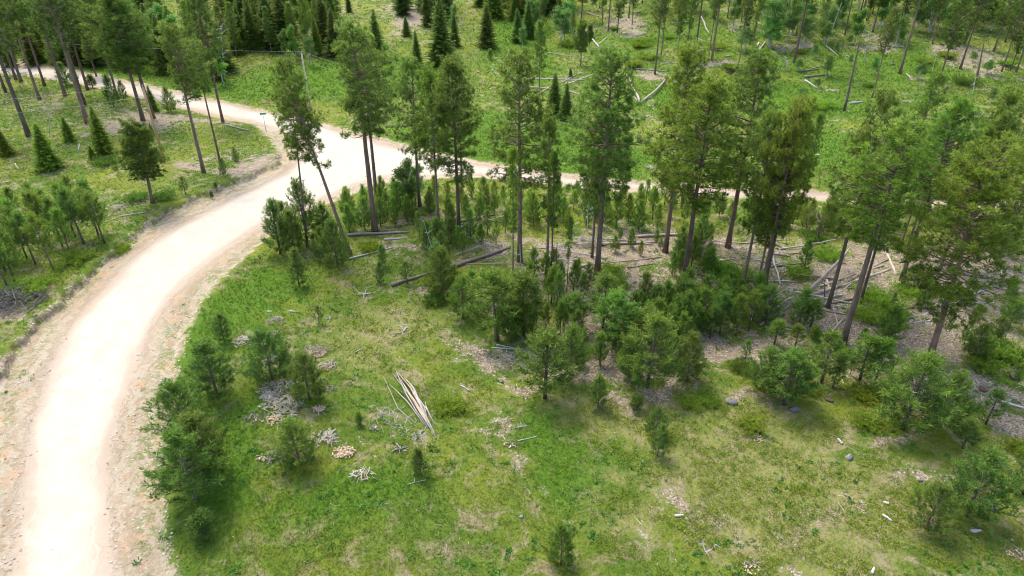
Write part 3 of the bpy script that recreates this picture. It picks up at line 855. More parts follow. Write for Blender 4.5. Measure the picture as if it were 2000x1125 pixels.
# ---------------------------------------------------------------- tall pines, surveyed one by one
YEL = (1.22, 1.18, .85); DRK = (.78, .84, .88); MID = (1.0, 1.0, 1.0); GRN = (1.0, 1.12, .9)
TALL = [
 # base u,v, top u (None = plumb), top v, variant, width, colour, label
 (12, 182, None, -60, 'C', 0.90, DRK, 'slim tall pine at the far left edge of the photo, below the road'),
 (32, 157, None, -70, 'C', 0.90, DRK, 'left one of two close tall pine trunks standing on the near road edge'),
 (42, 160, None, -95, 'C', 0.90, DRK, 'right one of two close tall pine trunks standing on the near road edge'),
 (57, 267, None, -75, 'C2', 1.12, DRK, 'big dark pine whose long bare trunk crosses the road top at the left edge'),
 (78, 196, None, -55, 'C', 1.01, DRK, 'tall pine between the twin roadside trunks and the thick dark pine'),
 (88, 169, None, -50, 'C', 0.95, DRK, 'slim pine rooted right at the road edge, fifth trunk from left'),
 (128, 189, None, -60, 'C', 1.01, MID, 'tall pine with a trunk crossing the road left of the thick dark trunk'),
 (172, 243, None, -70, 'C', 1.12, DRK, 'thick dark pine trunk rooted lowest among the upper left pines'),
 (166, 207, None, -80, 'C', 1.01, DRK, 'tall pine hard behind the thick dark trunk at upper left'),
 (172, 177, None, -40, 'C', 1.01, DRK, 'slender pine by the road edge behind the thick dark trunk'),
 (231, 194, None, -20, 'C2', 1.01, MID, 'tall pine above the small young pines beside the road at upper left'),
 (280, 237, None, -10, 'B', 1.23, MID, 'tall pine just left of the orange utility pole'),
 (300, 232, 214, -30, 'B', 1.23, MID, 'leaning tall pine crossing behind the orange utility pole'),
 (279, 172, None, -30, 'C2', 1.01, DRK, 'tall pine on the road edge behind the orange utility pole'),
 (399, 340, None, 57, 'C', 1.05, MID, 'tall pine with long bare trunk standing alone right of the orange utility pole'),
 (431, 321, None, 88, 'U', .9, MID, 'slimmer pine just right of the lone long-trunked pine'),
 (436, 240, None, -10, 'B', 0.90, DRK, 'tall thin pine on the road edge left of the green street sign'),
 (684, 497, 551, 128, 'C', .85, (1.1, 1.05, 1), 'strongly leaning tall pine beside the road bend'),
 (601, 484, 568, 196, 'U', .8, GRN, 'slender short pine under the leaning tall pine'),
 (733, 455, None, 62, 'C', 1.15, MID, 'tall pine, front one of the pair on the inside of the road junction'),
 (737, 400, None, 90, 'C2', 1.0, MID, 'rear pine of the pair on the inside of the road junction'),
 (820, 404, None, 124, 'B2', .95, MID, 'tall pine left of a close pair right of the junction'),
 (857, 441, None, 140, 'B', .8, GRN, 'tall straight pine between two others right of the junction'),
 (897, 458, None, 124, 'N2', 1.15, MID, 'tall pine with a low branch reaching right, over the grass beyond the road'),
 (903, 380, None, 150, 'C', .75, DRK, 'darker pine close behind the one with a low branch reaching right'),
 (1015, 510, None, 114, 'B2', 1.0, MID, 'open crowned tall pine near the middle of the photo with dead branches low down'),
 (1053, 193, None, 44, 'N2', .8, MID, 'lone medium pine rising beside the fallen logs beyond the road'),
 (1002, 585, None, 290, 'T', .65, YEL, 'very thin yellowish pine with a needle-like trunk before the open crowned pine'),
 (1068, 549, None, 228, 'T2', .95, MID, 'thin pine, left of a close pair in mid picture'),
 (1076, 561, None, 300, 'T', .85, GRN, 'thin pine, right of a close pair in mid picture'),
 (1107, 570, None, 425, 'T', .8, GRN, 'small skinny pine right of the thin pair in mid picture'),
 (1166, 534, None, 113, 'A', 1.05, MID, 'big full pine with the thickest trunk right of the middle of the photo'),
 (1156, 505, None, 205, 'N2', .8, DRK, 'dark pine pressed against the back of the big full pine'),
 (1210, 428, None, 250, 'N', .8, MID, 'brown trunked pine half hidden behind the big full pine'),
 (1299, 494, None, 104, 'A', .95, YEL, 'tall golden-green pine with a reddish trunk, left of a pair'),
 (1335, 548, None, 160, 'B', 1.1, YEL, 'broad golden-green pine in front of its reddish trunked neighbour'),
 (1421, 485, None, 113, 'B', 1.1, MID, 'tall pine with a reddish trunk right of the broad golden-green pair'),
 (1451, 560, None, 225, 'A2', .72, (1.2,1.15,1), 'dark trunked pine left of the three joined trunks'),
 (1485, 577, None, 212, 'A', .75, (1.3,1.25,1), 'front pine of the three trunks sharing one foot'),
 (1479, 560, None, 250, 'N', .8, (1.25,1.3,1), 'left rear pine of the three trunks sharing one foot'),
 (1494, 556, None, 198, 'N2', .9, (1.25,1.3,1), 'right rear pine of the three trunks sharing one foot'),
 (1617, 600, None, 190, 'B2', .78, MID, 'tall pine above the leaning pale log, left of the largest right-hand pines'),
 (1645, 672, None, 250, 'C', 1.15, YEL, 'golden pine whose trunk foot stands lowest among the right-hand pines except one'),
 (1679, 593, None, 300, 'B2', .8, MID, 'pine close behind the golden pine by the crossed logs'),
 (1760, 548, None, 197, 'B', .95, GRN, 'tall dark pine leaning right with its foot beside the tree stump'),
 (1767, 499, None, 220, 'B', .75, MID, 'reddish trunked pine behind the one beside the tree stump'),
 (1757, 487, None, 260, 'C', .7, MID, 'orange trunked pine behind the one beside the tree stump'),
 (1815, 700, 1935, 315, 'F', 1.2, YEL, 'largest yellow-green pine at the right with its thick foot in the chips'),
 (1835, 528, None, 262, 'A2', .85, GRN, 'pine half hidden left behind the largest yellow-green pine'),
 (1850, 532, None, 225, 'B', .9, MID, 'tall pine half hidden straight behind the largest yellow-green pine'),
 (1752, 405, None, 150, 'B2', .95, (1.15, 1.1, 1), 'dome topped pine on the far slope below a thin white snag'),
 (1560, 420, None, 225, 'N', .7, GRN, 'narrow pine beyond the three joined trunks by the road end'),
 (1870, 470, None, 188, 'A', .85, GRN, 'round topped pine behind and left of the topmost right edge crown'),
 (1930, 430, None, 158, 'A2', .8, DRK, 'darkest round crown high at the right edge'),
 (1985, 460, None, 186, 'B', .95, MID, 'pine crown cut by the right edge above the golden ones'),
 (1945, 520, None, 262, 'A', 1.0, YEL, 'golden-green pine behind the largest yellow-green pine'),
 (2010, 530, None, 235, 'A2', .9, YEL, 'golden pine at the right edge whose crown leaves the photo'),
 (1700, 440, None, 250, 'A2', .6, GRN, 'green pine filling the gap behind the golden pine by the crossed logs'),
 # beyond the road, on the rising ground
 (1188, 60, None, -130, 'C', .7, MID, 'far bare-trunked pine nearest the small crossed white logs'),
 (1228, 35, None, -120, 'C2', .7, MID, 'farthest slim pine near the top edge right of the small crossed logs'),
 (1279, 145, None, -40, 'C', .85, MID, 'tall far pine rooted in bare soil above the V of two fallen logs'),
 (1291, 111, None, -60, 'U', .8, MID, 'pine just behind the far pine above the V of fallen logs'),
 (1323, 106, None, -50, 'N', .7, GRN, 'bushy far pine with foliage low on its trunk, left of two'),
 (1341, 100, None, -50, 'N2', .8, GRN, 'bushy far pine with foliage low on its trunk, right of two'),
 (1358, 104, None, -110, 'C', .7, MID, 'straight bare far trunk right of the two low-foliaged pines'),
 (1390, 118, None, -120, 'C2', .8, MID, 'thick far twin trunk, front one'),
 (1383, 121, None, -60, 'T', .7, MID, 'spindly far trunk against the thick twin trunk'),
 (1441, 135, None, -30, 'C', .6, DRK, 'dark thin far pine above the burnt brush'),
 (1466, 112, None, -10, 'T2', .8, MID, 'slim far pine left of two parallel short white logs'),
 (1551, 123, None, -140, 'C2', .8, (1.1, 1, 1), 'far brown pine trunk running off the top edge beside pale brush'),
 (1703, 191, None, 20, 'C', .75, MID, 'dark far pine with a small open crown right of the tall dead snag'),
 (1757, 144, None, -120, 'C', .8, MID, 'far brown trunk right of the small open crowned pine'),
 (1833, 162, None, -10, 'B', .85, MID, 'far pine with a broad soft crown near the top right'),
 (1875, 135, None, -60, 'C2', .9, MID, 'far thick trunk right of the broad soft crowned pine'),
 (1956, 140, None, -20, 'B2', .8, DRK, 'far dark pine near the right edge, left of two leaning trunks'),
 (1973, 138, None, 10, 'N', .9, MID, 'far pine near the right edge, left of the last pair'),
 (1984, 141, None, -30, 'C', .8, DRK, 'far pine at the right edge, last of the upper row'),
 (1816, 75, None, -40, 'C', .7, MID, 'far slim pine high above the broad soft crowned pine'),
 (1680, 27, None, -140, 'C2', .7, MID, 'far trunk touching the top edge above the dead snag'),
 (1494, 60, None, -100, 'C', .7, DRK, 'far dark trunk at the top edge above the parallel logs'),
 (1134, 128, None, 48, 'M', .8, MID, 'short open pine left of the small crossed white logs'),
 (1150, 98, None, 52, 'M', .7, DRK, 'short dark pine behind the short open pine'),
 (1061, 50, None, -40, 'N', .9, DRK, 'dark pine at the top edge above the light green thicket'),
 (1090, 44, None, -30, 'A', .6, MID, 'full pine at the top edge right of the light green thicket'),
 (1102, 81, None, 35, 'M', .7, MID, 'small pine in mossy ground below the full pine at the top edge'),
 (1905, 30, None, -100, 'C', .8, MID, 'far trunk at the top edge in the upper right corner, left one'),
 (1945, 45, None, -60, 'B', .7, GRN, 'far full pine in the upper right corner'),
]
for (bu, bv, tu, tv, var, wd, col, lab) in TALL:
    tree_px(var, bu, bv, tu, tv, wd, lab, 'tall pines beyond the road' if bv < 165 and bu > 1000 else ('tall pines in the upper left' if bu < 450 else 'tall pines along the middle and right'), col, 'p')
tree_px('M', 300, 403, 270, 260, 1.1, 'rounded dark pine with a short bare foot left of the road bend', None, (.8, .85, .85), 'p')

# ---------------------------------------------------------------- young pines surveyed one by one
YOUNG = [
 (439, 668, 437, 617, 'y1', .95, DRK, 'small dense dark pine nearest the road verge, above the larger ones'),
 (426, 777, 424, 676, 'y2', 1.05, (.85, .9, .92), 'full young pine in the grass below the small dark one'),
 (532, 742, 522, 652, 'y4', 1.0, DRK, 'spreading young pine among the grey slash piles'),
 (562, 725, 560, 680, 'y3', .9, MID, 'small pine tucked against the spreading one among slash piles'),
 (605, 783, 600, 698, 'y2', 1.0, MID, 'bushy young pine right of the grey slash piles'),
 (366, 857, 360, 754, 'y4', .95, (.75, .95, .8), 'darkest bushy young pine on the road verge'),
 (384, 980, 378, 850, 'y5', .95, (.85, 1.0, .9), 'tall young pine on the verge with two tufts low over the soil'),
 (412, 935, 414, 820, 'y2', .95, MID, 'young pine just behind the tall verge pine with low tufts'),
 (586, 905, 575, 830, 'y4', 1.05, (1.1, 1, .9), 'low rounded young pine between two debris piles on the lawn'),
 (823, 930, 820, 880, 'y3', 1.0, DRK, 'little lone pine below the splintered trunk'),
 (1284, 890, 1280, 832, 'y1', .85, MID, 'lower of two stacked small pines in the open ground'),
 (1280, 850, 1278, 798, 'y5', 1.0, DRK, 'upper of two stacked small pines in the open ground'),
 (1096, 1102, 1094, 1030, 'y2', .95, (1, .95, .8), 'faint young pine near the bottom edge of the photo'),
 (1168, 796, 1168, 735, 'y3', 1.05, (1.1, 1.1, 1), 'small pine standing alone in front of the middle thicket'),
 (1064, 778, 1062, 655, 's4', 1.35, MID, 'pine at the left front corner of the middle thicket with shadowed litter below'),
 (1112, 740, 1115, 640, 'y5', .9, MID, 'pine close behind the left front corner pine of the thicket'),
 (1264, 757, 1262, 620, 'y5', 1.1, (1.15, 1.1, 1), 'largest bushy pine at the front of the middle thicket'),
 (1228, 740, 1226, 660, 'y2', .8, MID, 'smaller pine leaning on the left of the largest front bushy pine'),
 (1342, 742, 1345, 655, 'y2', .95, MID, 'pine at the right front of the middle thicket, over brown litter'),
 (1243, 802, 1240, 775, 'z2', 1.0, MID, 'knee-high pine in front of the largest front bushy pine'),
 (1492, 767, 1492, 682, 'y5', 1.05, MID, 'left pine of the clump beside the white wood chips'),
 (1531, 790, 1542, 688, 's4', 1.5, (.9, 1, 1), 'front middle pine of the clump beside the white wood chips'),
 (1553, 775, 1580, 690, 'y2', .9, MID, 'right pine of the clump beside the white wood chips'),
 (1604, 748, 1618, 652, 's3', 1.4, MID, 'thin open pine behind the clump beside white wood chips'),
 (1626, 758, 1636, 700, 's3', 1.2, MID, 'small skinny pine right of the thin open pine'),
 (1677, 750, 1692, 660, 's3', 1.5, GRN, 'open young pine left of the low bright juniper'),
 (1707, 752, 1722, 668, 's1', 1.4, GRN, 'open young pine just above the low bright juniper'),
 (1762, 838, 1803, 698, 'y5', 1.25, (1.1, 1.05, 1), 'largest spreading young pine at the right, branches wide over the ground'),
 (1842, 826, 1860, 733, 'y4', .95, MID, 'broad young pine right of the largest spreading one'),
 (1879, 876, 1898, 822, 's4', 1.2, MID, 'small pine below the broad young pine at right'),
 (1925, 828, 1935, 765, 's3', 1.4, DRK, 'thin small pine right of the broad young pine, by chips'),
 (1886, 1007, 1905, 888, 'y5', 1.15, (.85, .9, .95), 'right one of two young pines at lower right, with a dark tuft at its top'),
 (1808, 1032, 1812, 950, 'y4', .95, MID, 'left lower one of two young pines at lower right'),
 (1998, 965, 2000, 880, 'y2', 1.0, (.8, .95, .95), 'young pine cut by the right edge at lower right'),
 (1990, 878, 2010, 840, 'j2', 1.0, MID, 'low green shrub cut by the right edge on the chips'),
 (402, 1052, 390, 1012, 'z1', 1.1, DRK, 'tiny pine on the verge near the bottom left'),
 (702, 832, 699, 812, 'z1', .9, MID, 'tiny pine in the grass left of the splintered trunk'),
 (585, 561, 572, 490, 'y3', 1.05, MID, 'two-tiered young pine at the near tip of the bend thicket'),
 (742, 553, 737, 514, 'y3', 1.1, MID, 'small cone-shaped pine on the lawn below the long grey log'),
 (747, 524, 740, 480, 'y1', .9, GRN, 'small pine directly above the cone-shaped one'),
 (796, 556, 788, 514, 's3', 1.3, MID, 'open small pine at the left end of the dark log'),
 (624, 634, 620, 600, 's3', 1.1, (.9, .95, .8), 'wispy tiny pine alone in the lawn above the slash piles'),
 (548, 497, 546, 396, 'y3', 1.1, DRK, 'left dark pine of the thicket at the road bend'),
 (602, 477, 596, 362, 'y4', .85, DRK, 'tallest dense pine of the thicket at the road bend'),
 (575, 497, 572, 415, 'y1', 1.0, GRN, 'green pine between the two dark ones at the road bend'),
 (660, 523, 648, 438, 'y4', .95, MID, 'bushy pine touching the foot of the strongly leaning pine'),
 (632, 512, 622, 448, 'y2', .9, MID, 'pine left of the leaning pine foot, in the bend thicket'),
 (636, 475, 628, 402, 'y1', 1.0, MID, 'pine behind the leaning trunk in the bend thicket'),
 (560, 470, 556, 400, 'y2', .9, MID, 'pine at the back of the bend thicket next to the gravel'),
 (862, 579, 856, 490, 'y2', 1.15, (.95, 1, .9), 'broad soft pine in front of the dark fallen log'),
 (904, 622, 900, 542, 'y5', 1.0, GRN, 'pine at the lawn edge left of the middle thicket'),
 (890, 565, 888, 520, 'y1', .9, MID, 'pine above the lawn edge pine left of the thicket'),
 (923, 590, 920, 530, 's4', 1.2, GRN, 'thin pine behind the lawn edge pine'),
 (970, 666, 965, 532, 's4', 1.3, GRN, 'tall sapling pine at the left end of the middle thicket'),
 (998, 668, 992, 600, 'y5', 1.0, (1.1, 1.1, 1), 'bright small pine beside the two grey poles on the litter'),
 (1022, 655, 1018, 540, 's1', 1.5, MID, 'sapling pine behind the bright small one at the thicket left end'),
 (1200, 682, 1206, 575, 's2', 1.5, GRN, 'sapling pine with a bare trunk in the gap of the middle thicket'),
 (1172, 712, 1170, 652, 's3', 1.3, GRN, 'thin pale sapling in the gap left of the largest front bushy pine'),
 (1177, 640, 1176, 540, 's4', 1.3, MID, 'sapling pine right of the thickest trunk foot'),
 (1122, 648, 1120, 575, 's2', 1.5, MID, 'bare-stemmed sapling pine over the reddish litter'),
 (1456, 700, 1456, 665, 's3', 1.2, GRN, 'tiny pale pine beside the dark rock'),
 (1512, 674, 1518, 626, 's1', 1.5, (1.15, 1.1, .9), 'small pine on the litter below the end of the long log'),
 (1553, 676, 1560, 636, 's1', 1.5, (1.15, 1.1, .9), 'small light pine right of the one below the long log'),
 (1560, 634, 1574, 566, 'y3', 1.15, GRN, 'pine just left of the lifted pale log, front'),
 (1583, 637, 1596, 585, 's4', 1.3, GRN, 'slim pine at the foot of the lifted pale log'),
 (1494, 632, 1504, 560, 'y5', 1.0, MID, 'pine right of the three joined trunks, over grey branches'),
 (1588, 664, 1590, 640, 'z1', 1.0, YEL, 'tiny pine between the log pile and the golden pine foot'),
 (1570, 528, 1578, 470, 'y3', 1.0, GRN, 'pine standing above the lifted pale log'),
 (1724, 672, 1732, 600, 'y3', 1.2, GRN, 'young pine in front of the wide juniper right of the golden pine'),
 (1800, 600, 1808, 545, 'y1', 1.0, GRN, 'young pine left of the stump-side trunk foot among junipers'),
 (1900, 700, 1912, 635, 'y5', 1.0, MID, 'young pine at right in front of a bright juniper'),
 (1940, 665, 1948, 620, 's4', 1.3, DRK, 'young pine at right behind a bright juniper'),
 (1970, 640, 1985, 585, 's4', 1.3, GRN, 'young pine near the right edge above the bright juniper'),
 (365, 387, 359, 353, 's3', 1.4, MID, 'tiny slim pine right of the rounded dark pine'),
 (414, 386, 413, 374, 'z2', .9, MID, 'dark seedling beside the road berm at upper left'),
 (424, 374, 423, 363, 'z2', 1.0, GRN, 'bright seedling just above the dark seedling by the road berm'),
 (439, 350, 438, 318, 'y2', .9, GRN, 'bushy little pine at the foot of the slimmer lone pine'),
 (463, 319, 462, 292, 'y4', .8, MID, 'small shrub-like pine above the road berm'),
 (223, 210, 206, 150, 'y3', 1.1, DRK, 'young pine beside the road at upper left, in front of the gravel'),
 (243, 197, 236, 160, 'y1', 1.0, MID, 'smaller young pine right of the roadside one at upper left'),
 (130, 168, 120, 125, 'y2', 1.1, MID, 'bushy young pine against the gravel at upper left'),
 (150, 165, 146, 138, 'y5', 1.1, GRN, 'bright bushy young pine beside the gravel at upper left'),
 (182, 172, 178, 150, 'z2', 1.2, DRK, 'low young pine at the road edge right of the thick dark trunk'),
 (335, 220, 318, 174, 'y4', .9, GRN, 'spreading light young pine beside the dark roadside spruce'),
]
for (bu, bv, tu, tv, var, wd, col, lab) in YOUNG:
    k = 'y' if var[0] in 'ys' else var[0]
    x, y = gp(bu, bv)
    if var[0] == 'j':
        place(var, x, y, 1.0, 1.0, lab, None, kind='j'); continue
    z = float(base_h(x, y)); _, tz = top_at(y, tu, tv)
    if bu < 700 and bv > 640: wd *= 1.32
    elif bv > 600: wd *= 1.15
    place(var, x, y, max(tz - z, .5), wd * 1.08, lab, 'single young pines', R(random.uniform(-3, 3)), col=col, kind=k)

# spruces
SPR = [
 (205, 300, 196, 205, 'c1', 1.2, 'dark spruce under the upper left pines, beside a low green shrub'),
 (99, 330, 84, 238, 'c2', 1.35, 'light green spruce left of the others in the upper left clearing'),
 (137, 276, 126, 226, 'c4', 1.1, 'small dark spruce above the light green spruce'),
 (14, 303, 4, 246, 'c2', 1.3, 'spruce at the left edge of the photo below the road'),
 (182, 310, 179, 283, 'c4', 1.3, 'stubby bright spruce right of the light green one'),
 (301, 218, 295, 166, 'c4', .9, 'small dark spruce on the near road edge right of the orange pole'),
 (299, 268, 294, 240, 'c4', .8, 'tiny dark spruce beside the orange utility pole'),
 (863, 126, 852, -8, 'c2', 1.15, 'largest dark spruce at the top, rising off the meadow beyond the road'),
 (737, 112, 724, 16, 'c1', 1.1, 'dark spruce standing alone left of a bare soil patch'),
 (706, 100, 702, 40, 'c3', 1.1, 'narrow spruce just left of the lone dark spruce'),
 (815, 130, 803, 58, 'c3', 1.2, 'slender spruce left of the largest dark spruce'),
 (951, 92, 950, 4, 'c4', 1.0, 'blue-green spruce standing apart right of the largest one'),
 (794, 70, 793, 30, 'c4', 1.1, 'small bright spruce above the slender spruce'),
 (682, 24, 678, -20, 'c1', 1.0, 'small dark spruce by the bare soil at the top edge'),
 (686, 56, 684, 36, 'c4', 1.0, 'tiny round spruce below the bare soil at the top'),
 (888, 90, 882, 20, 'c2', .9, 'spruce close behind the right side of the largest spruce'),
 (1082, 225, 1084, 140, 'c3', 1.5, 'dark pointed spruce beside the long fallen logs, left of two'),
 (1105, 235, 1107, 160, 'c3', 1.4, 'dark pointed spruce beside the long fallen logs, right of two'),
 (1114, 150, 1114, 132, 'c4', 1.2, 'short dark spruce behind the long fallen log'),
 (957, 116, 957, 98, 'z1', 1.1, 'tiny grey-green pine seedling below the blue-green spruce'),
 (1052, 262, 1054, 200, 'c3', 1.2, 'dark little spruce at the foot of the lone medium pine'),
 (430, 158, 428, 100, 'c3', 1.3, 'dark spruce in front of the forest edge next to the white dead tree'),
]
for (bu, bv, tu, tv, var, wd, lab) in SPR:
    x, y = gp(bu, bv); z = float(base_h(x, y)); _, tz = top_at(y, tu, tv)
    place(var, x, y, tz - z, wd, lab, 'single spruces', 0, col=(1.6, 1.55, .9) if bu < 340 and bv > 200 else (1.15, 1.15, 1), kind=var[0])

DEC = [
 (792, 405, 775, 300, 'd1', 1.3, 'pale yellow-green leafy tree between junction and thicket'),
 (818, 398, 830, 310, 'd2', .9, 'light leafy sapling right of the pale leafy tree at the junction'),
 (858, 480, 852, 420, 'd4', 1.0, 'yellowish feathery sapling at the foot of the tall straight pine'),
 (845, 545, 838, 460, 'd3', 1.3, 'white stemmed sapling with sparse leaves near the dark log'),
 (1020, 95, 1018, 45, 'd2', 1.1, 'fluffy light green thicket tree near the top middle'),
 (1040, 60, 1036, 5, 'd1', 1.0, 'light green tree behind the fluffy one near the top middle'),
 (1613, 150, 1614, 100, 'd4', .9, 'dense round sapling against a dark stub on the far slope'),
 (1500, 90, 1500, -20, 'd2', 1.2, 'bright leafy tree at the top edge left of the far brown trunk'),
 (1535, 80, 1532, -15, 'd1', 1.2, 'bright leafy tree at the top edge beside the far brown trunk'),
 (1613, 78, 1616, -5, 'd4', 1.0, 'bright green leafy tree with white stems at the top'),
 (1640, 45, 1644, -40, 'd2', 1.1, 'leafy tree touching the top edge above the white stemmed one'),
 (1750, 85, 1756, 20, 'd4', 1.0, 'yellow-green leafy tree left of the far brown trunk near top right'),
 (1560, 215, 1562, 160, 'd4', .9, 'pale leafy bush tree on the slope above the road end'),
 (1545, 280, 1548, 195, 'd2', .9, 'light leafy sapling beyond the three joined pines'),
 (1935, 60, 1944, -10, 'd4', 1.2, 'bright leafy tree in the upper right corner'),
 (1790, 60, 1798, 5, 'd2', 1.0, 'leafy tree near the top, left of the upper right corner'),
 (1325, 40, 1326, -40, 'd2', 1.0, 'leafy tree at the top edge above the low-foliaged pines'),
 (1430, 55, 1432, -30, 'd1', 1.0, 'leafy tree at the top edge right of the thick twin trunk'),
 (1160, 20, 1162, -30, 'd1', .9, 'leafy tree at the top edge above the small crossed logs'),
 (560, 120, 556, 50, 'd1', .9, 'light green leafy tree at the forest edge left of the pale pole'),
 (608, 128, 606, 62, 'd2', .9, 'light green leafy tree at the forest edge behind the pale pole'),
 (528, 92, 524, 15, 'd2', .8, 'light green leafy tree deeper in the dark forest edge'),
 (885, 60, 884, 0, 'd3', 1.2, 'thin leafy tree by a white bent stem at the top'),
 (1690, 330, 1694, 300, 'd4', .8, 'low leafy bush showing between the right-hand crowns'),
 (550, 430, 540, 385, 'd3', 1.3, 'sparse pale sapling hanging over the gravel at the bend'),
]
for (bu, bv, tu, tv, var, wd, lab) in DEC:
    x, y = gp(bu, bv); z = float(base_h(x, y)); _, tz = top_at(y, tu, tv)
    place(var, x, y, tz - z, wd, lab, 'single leafy saplings', 0, kind='d')

JUN = [(1940, 690, 'j3', 1.5, 'bright yellow-green juniper between young pines at the right'), (1985, 705, 'j1', 1.2, 'juniper mat at the right edge below the bright one'),
 (1690, 775, 'j1', 1.1, 'low bright juniper left of the largest spreading pine'), (1695, 830, 'j2', 1.0, 'juniper under the left side of the largest spreading pine'),
 (1715, 590, 'j3', 1.6, 'wide juniper mat right of the golden pine, upper'), (1735, 625, 'j3', 1.4, 'wide juniper mat right of the golden pine, lower'), (1780, 575, 'j1', 1.3, 'juniper at the right end of the wide mats'),
 (1690, 622, 'j1', 1.2, 'juniper behind the short pale log'), (1430, 548, 'j3', 1.6, 'golden juniper mat left of the three joined trunks'), (1400, 530, 'j1', 1.4, 'golden juniper left of the larger golden mat'),
 (1190, 535, 'j3', 1.2, 'bright juniper at the foot of the thickest trunk'), (1205, 560, 'j1', 1.1, 'juniper just below the one at the thickest trunk'), (1590, 470, 'j1', 1.3, 'dark juniper under the curved dead snag'),
 (1610, 505, 'j2', 1.4, 'green juniper left of the lifted pale log'), (1555, 540, 'j2', 1.2, 'yellow juniper beside the thin pole log'), (1450, 725, 'j2', 1.0, 'low green shrub by the dark rock in the open'),
 (1380, 785, 'j1', 1.0, 'low shrub patch left of the round grey rock'), (1350, 790, 'j2', .9, 'small shrub left end of the patch by the grey rock'), (1470, 835, 'j2', 1.0, 'low green shrub over the small orange debris'),
 (1130, 690, 'j1', 1.1, 'golden bush behind the left front corner pine'), (860, 555, 'j1', 1.2, 'yellow-green low bush behind the broad soft pine'), (845, 590, 'j2', 1.2, 'flat yellow bush at the lawn edge by the dark log'),
 (720, 490, 'j2', 1.2, 'flat yellow-green shrub below the long grey log'), (1775, 490, 'j2', 1.4, 'bright juniper between the reddish trunks'), (1580, 765, 'j2', .8, 'low bright bush at the right of the clump by white chips'),
 (880, 800, 'j1', 1.1, 'bright lime low shrub right of the splintered trunk'), (205, 320, 'j3', 1.2, 'dark green low shrub below the upper left spruce'), (320, 395, 'j1', 1.2, 'flat juniper right of the rounded dark pine foot'),
 (275, 395, 'j2', 1.3, 'flat juniper left of the rounded dark pine foot'), (1265, 115, 'j3', 1.6, 'far juniper patch left of the far pine in bare soil'), (1250, 92, 'j1', 1.7, 'far juniper patch highest left of the far pine'),
 (1240, 130, 'j2', 1.8, 'far juniper patch lowest left of the far pine'), (1400, 95, 'j3', 1.6, 'far juniper mound right of the thick twin trunk'), (1110, 90, 'j3', 1.5, 'far juniper mound below the small mossy-ground pine'),
 (1885, 165, 'j3', 1.8, 'far dark juniper under the upper right pines'), (1850, 112, 'j1', 1.6, 'far juniper above the upper right pines feet'), (1920, 715, 'j2', 1.2, 'small juniper left below the bright right one'),
 (1420, 580, 'j2', 1.2, 'juniper below the golden mats near the dark trunk'), (1000, 560, 'j1', 1.2, 'golden bush behind the very thin pine'), (1640, 690, 'j2', 1.0, 'low green bush at the golden pine foot'),
 (60, 575, 'j1', 1.5, 'low green bush at the front of the left-hand stand'), (150, 520, 'j3', 1.3, 'low yellow-green bush under the left-hand stand'), (235, 490, 'j1', 1.1, 'low bush at the right end of the left-hand stand')]
for i, (u, v, var, s, lab) in enumerate(JUN):
    x, y = gp(u, v)
    e = place(var, x, y, s, 1.0, lab, 'junipers and low bushes', kind='j')
    e.children[0].color = random.choice([(1, 1, 1, 1), (1.1, 1.05, 1, 1), (.8, .95, 1, 1)]) if 'dark' not in lab else (.6, .7, .9, 1)

# ---------------------------------------------------------------- thickets
ORD = ['first from left', 'second from left', 'third from left', 'fourth from left', 'fifth from left', 'sixth from left', 'seventh from left', 'eighth from left', 'ninth from left', 'tenth from left',
       'eleventh from left', 'twelfth from left', 'thirteenth from left', 'fourteenth from left', 'fifteenth from left', 'sixteenth from left', 'seventeenth from left', 'eighteenth from left']
def in_poly(x, y, P):
    return bool(inside(np.array([[x, y]], float), np.array(P, float))[0])
def thicket(poly, n, vars_, hr, gap, phrase, group, cat='pine', wide=(.9, 1.2), cols=(MID, GRN, DRK)):
    us = [p[0] for p in poly]; vs = [p[1] for p in poly]
    pts = []; tries = 0
    while len(pts) < n and tries < 4000:
        tries += 1
        u = random.uniform(min(us), max(us)); v = random.uniform(min(vs), max(vs))
        if not in_poly(u, v, poly): continue
        x, y = gp(u, v)
        if all((x - q[0]) ** 2 + (y - q[1]) ** 2 > gap ** 2 for q in pts): pts.append((x, y, u))
    pts.sort(key=lambda p: p[2])
    if vars_[0][0] in 'ys' and hr[1] < 6: hr = (hr[0] * .86, hr[1] * .9); wide = (wide[0] * .9, wide[1] * .95); cols = [tuple(v * 1.1 for v in c) for c in cols]
    hs = [random.uniform(*hr) for _ in pts]; lim = sorted(hs)
    for i, (x, y, u) in enumerate(pts):
        h = hs[i]; var = random.choice(vars_)
        sz = 'tall' if h > lim[int(len(lim) * .75)] else ('short' if h < lim[int(len(lim) * .3)] else 'mid-height')
        word = 'dark spruce' if var[0] == 'c' else {'y': 'bushy pine', 's': 'slim pine', 'c': 'dark spruce', 'd': 'leafy sapling', 'z': 'tiny pine', 'j': 'low juniper', 'T': 'thin pine', 'U': 'bare-stemmed pine', 'C': 'high-crowned pine', 'N': 'narrow pine', 'A': 'full pine', 'B': 'tall pine'}.get(var[0], 'full pine')
        place(var, x, y, h, random.uniform(*wide), f'{sz} {word}, {ORD[i]} {phrase}', group, R(random.uniform(-2.5, 2.5)), col=random.choice(cols), kind=var[0] if var[0] in KIND else 'p')
YV = ['y1', 'y2', 'y3', 'y5', 's4']; SV = ['s1', 's2', 's3', 's4', 'y3', 'y5']
LG = ((1.1, 1.15, 1.05), (.95, 1.05, 1.05), (1.15, 1.15, .95))
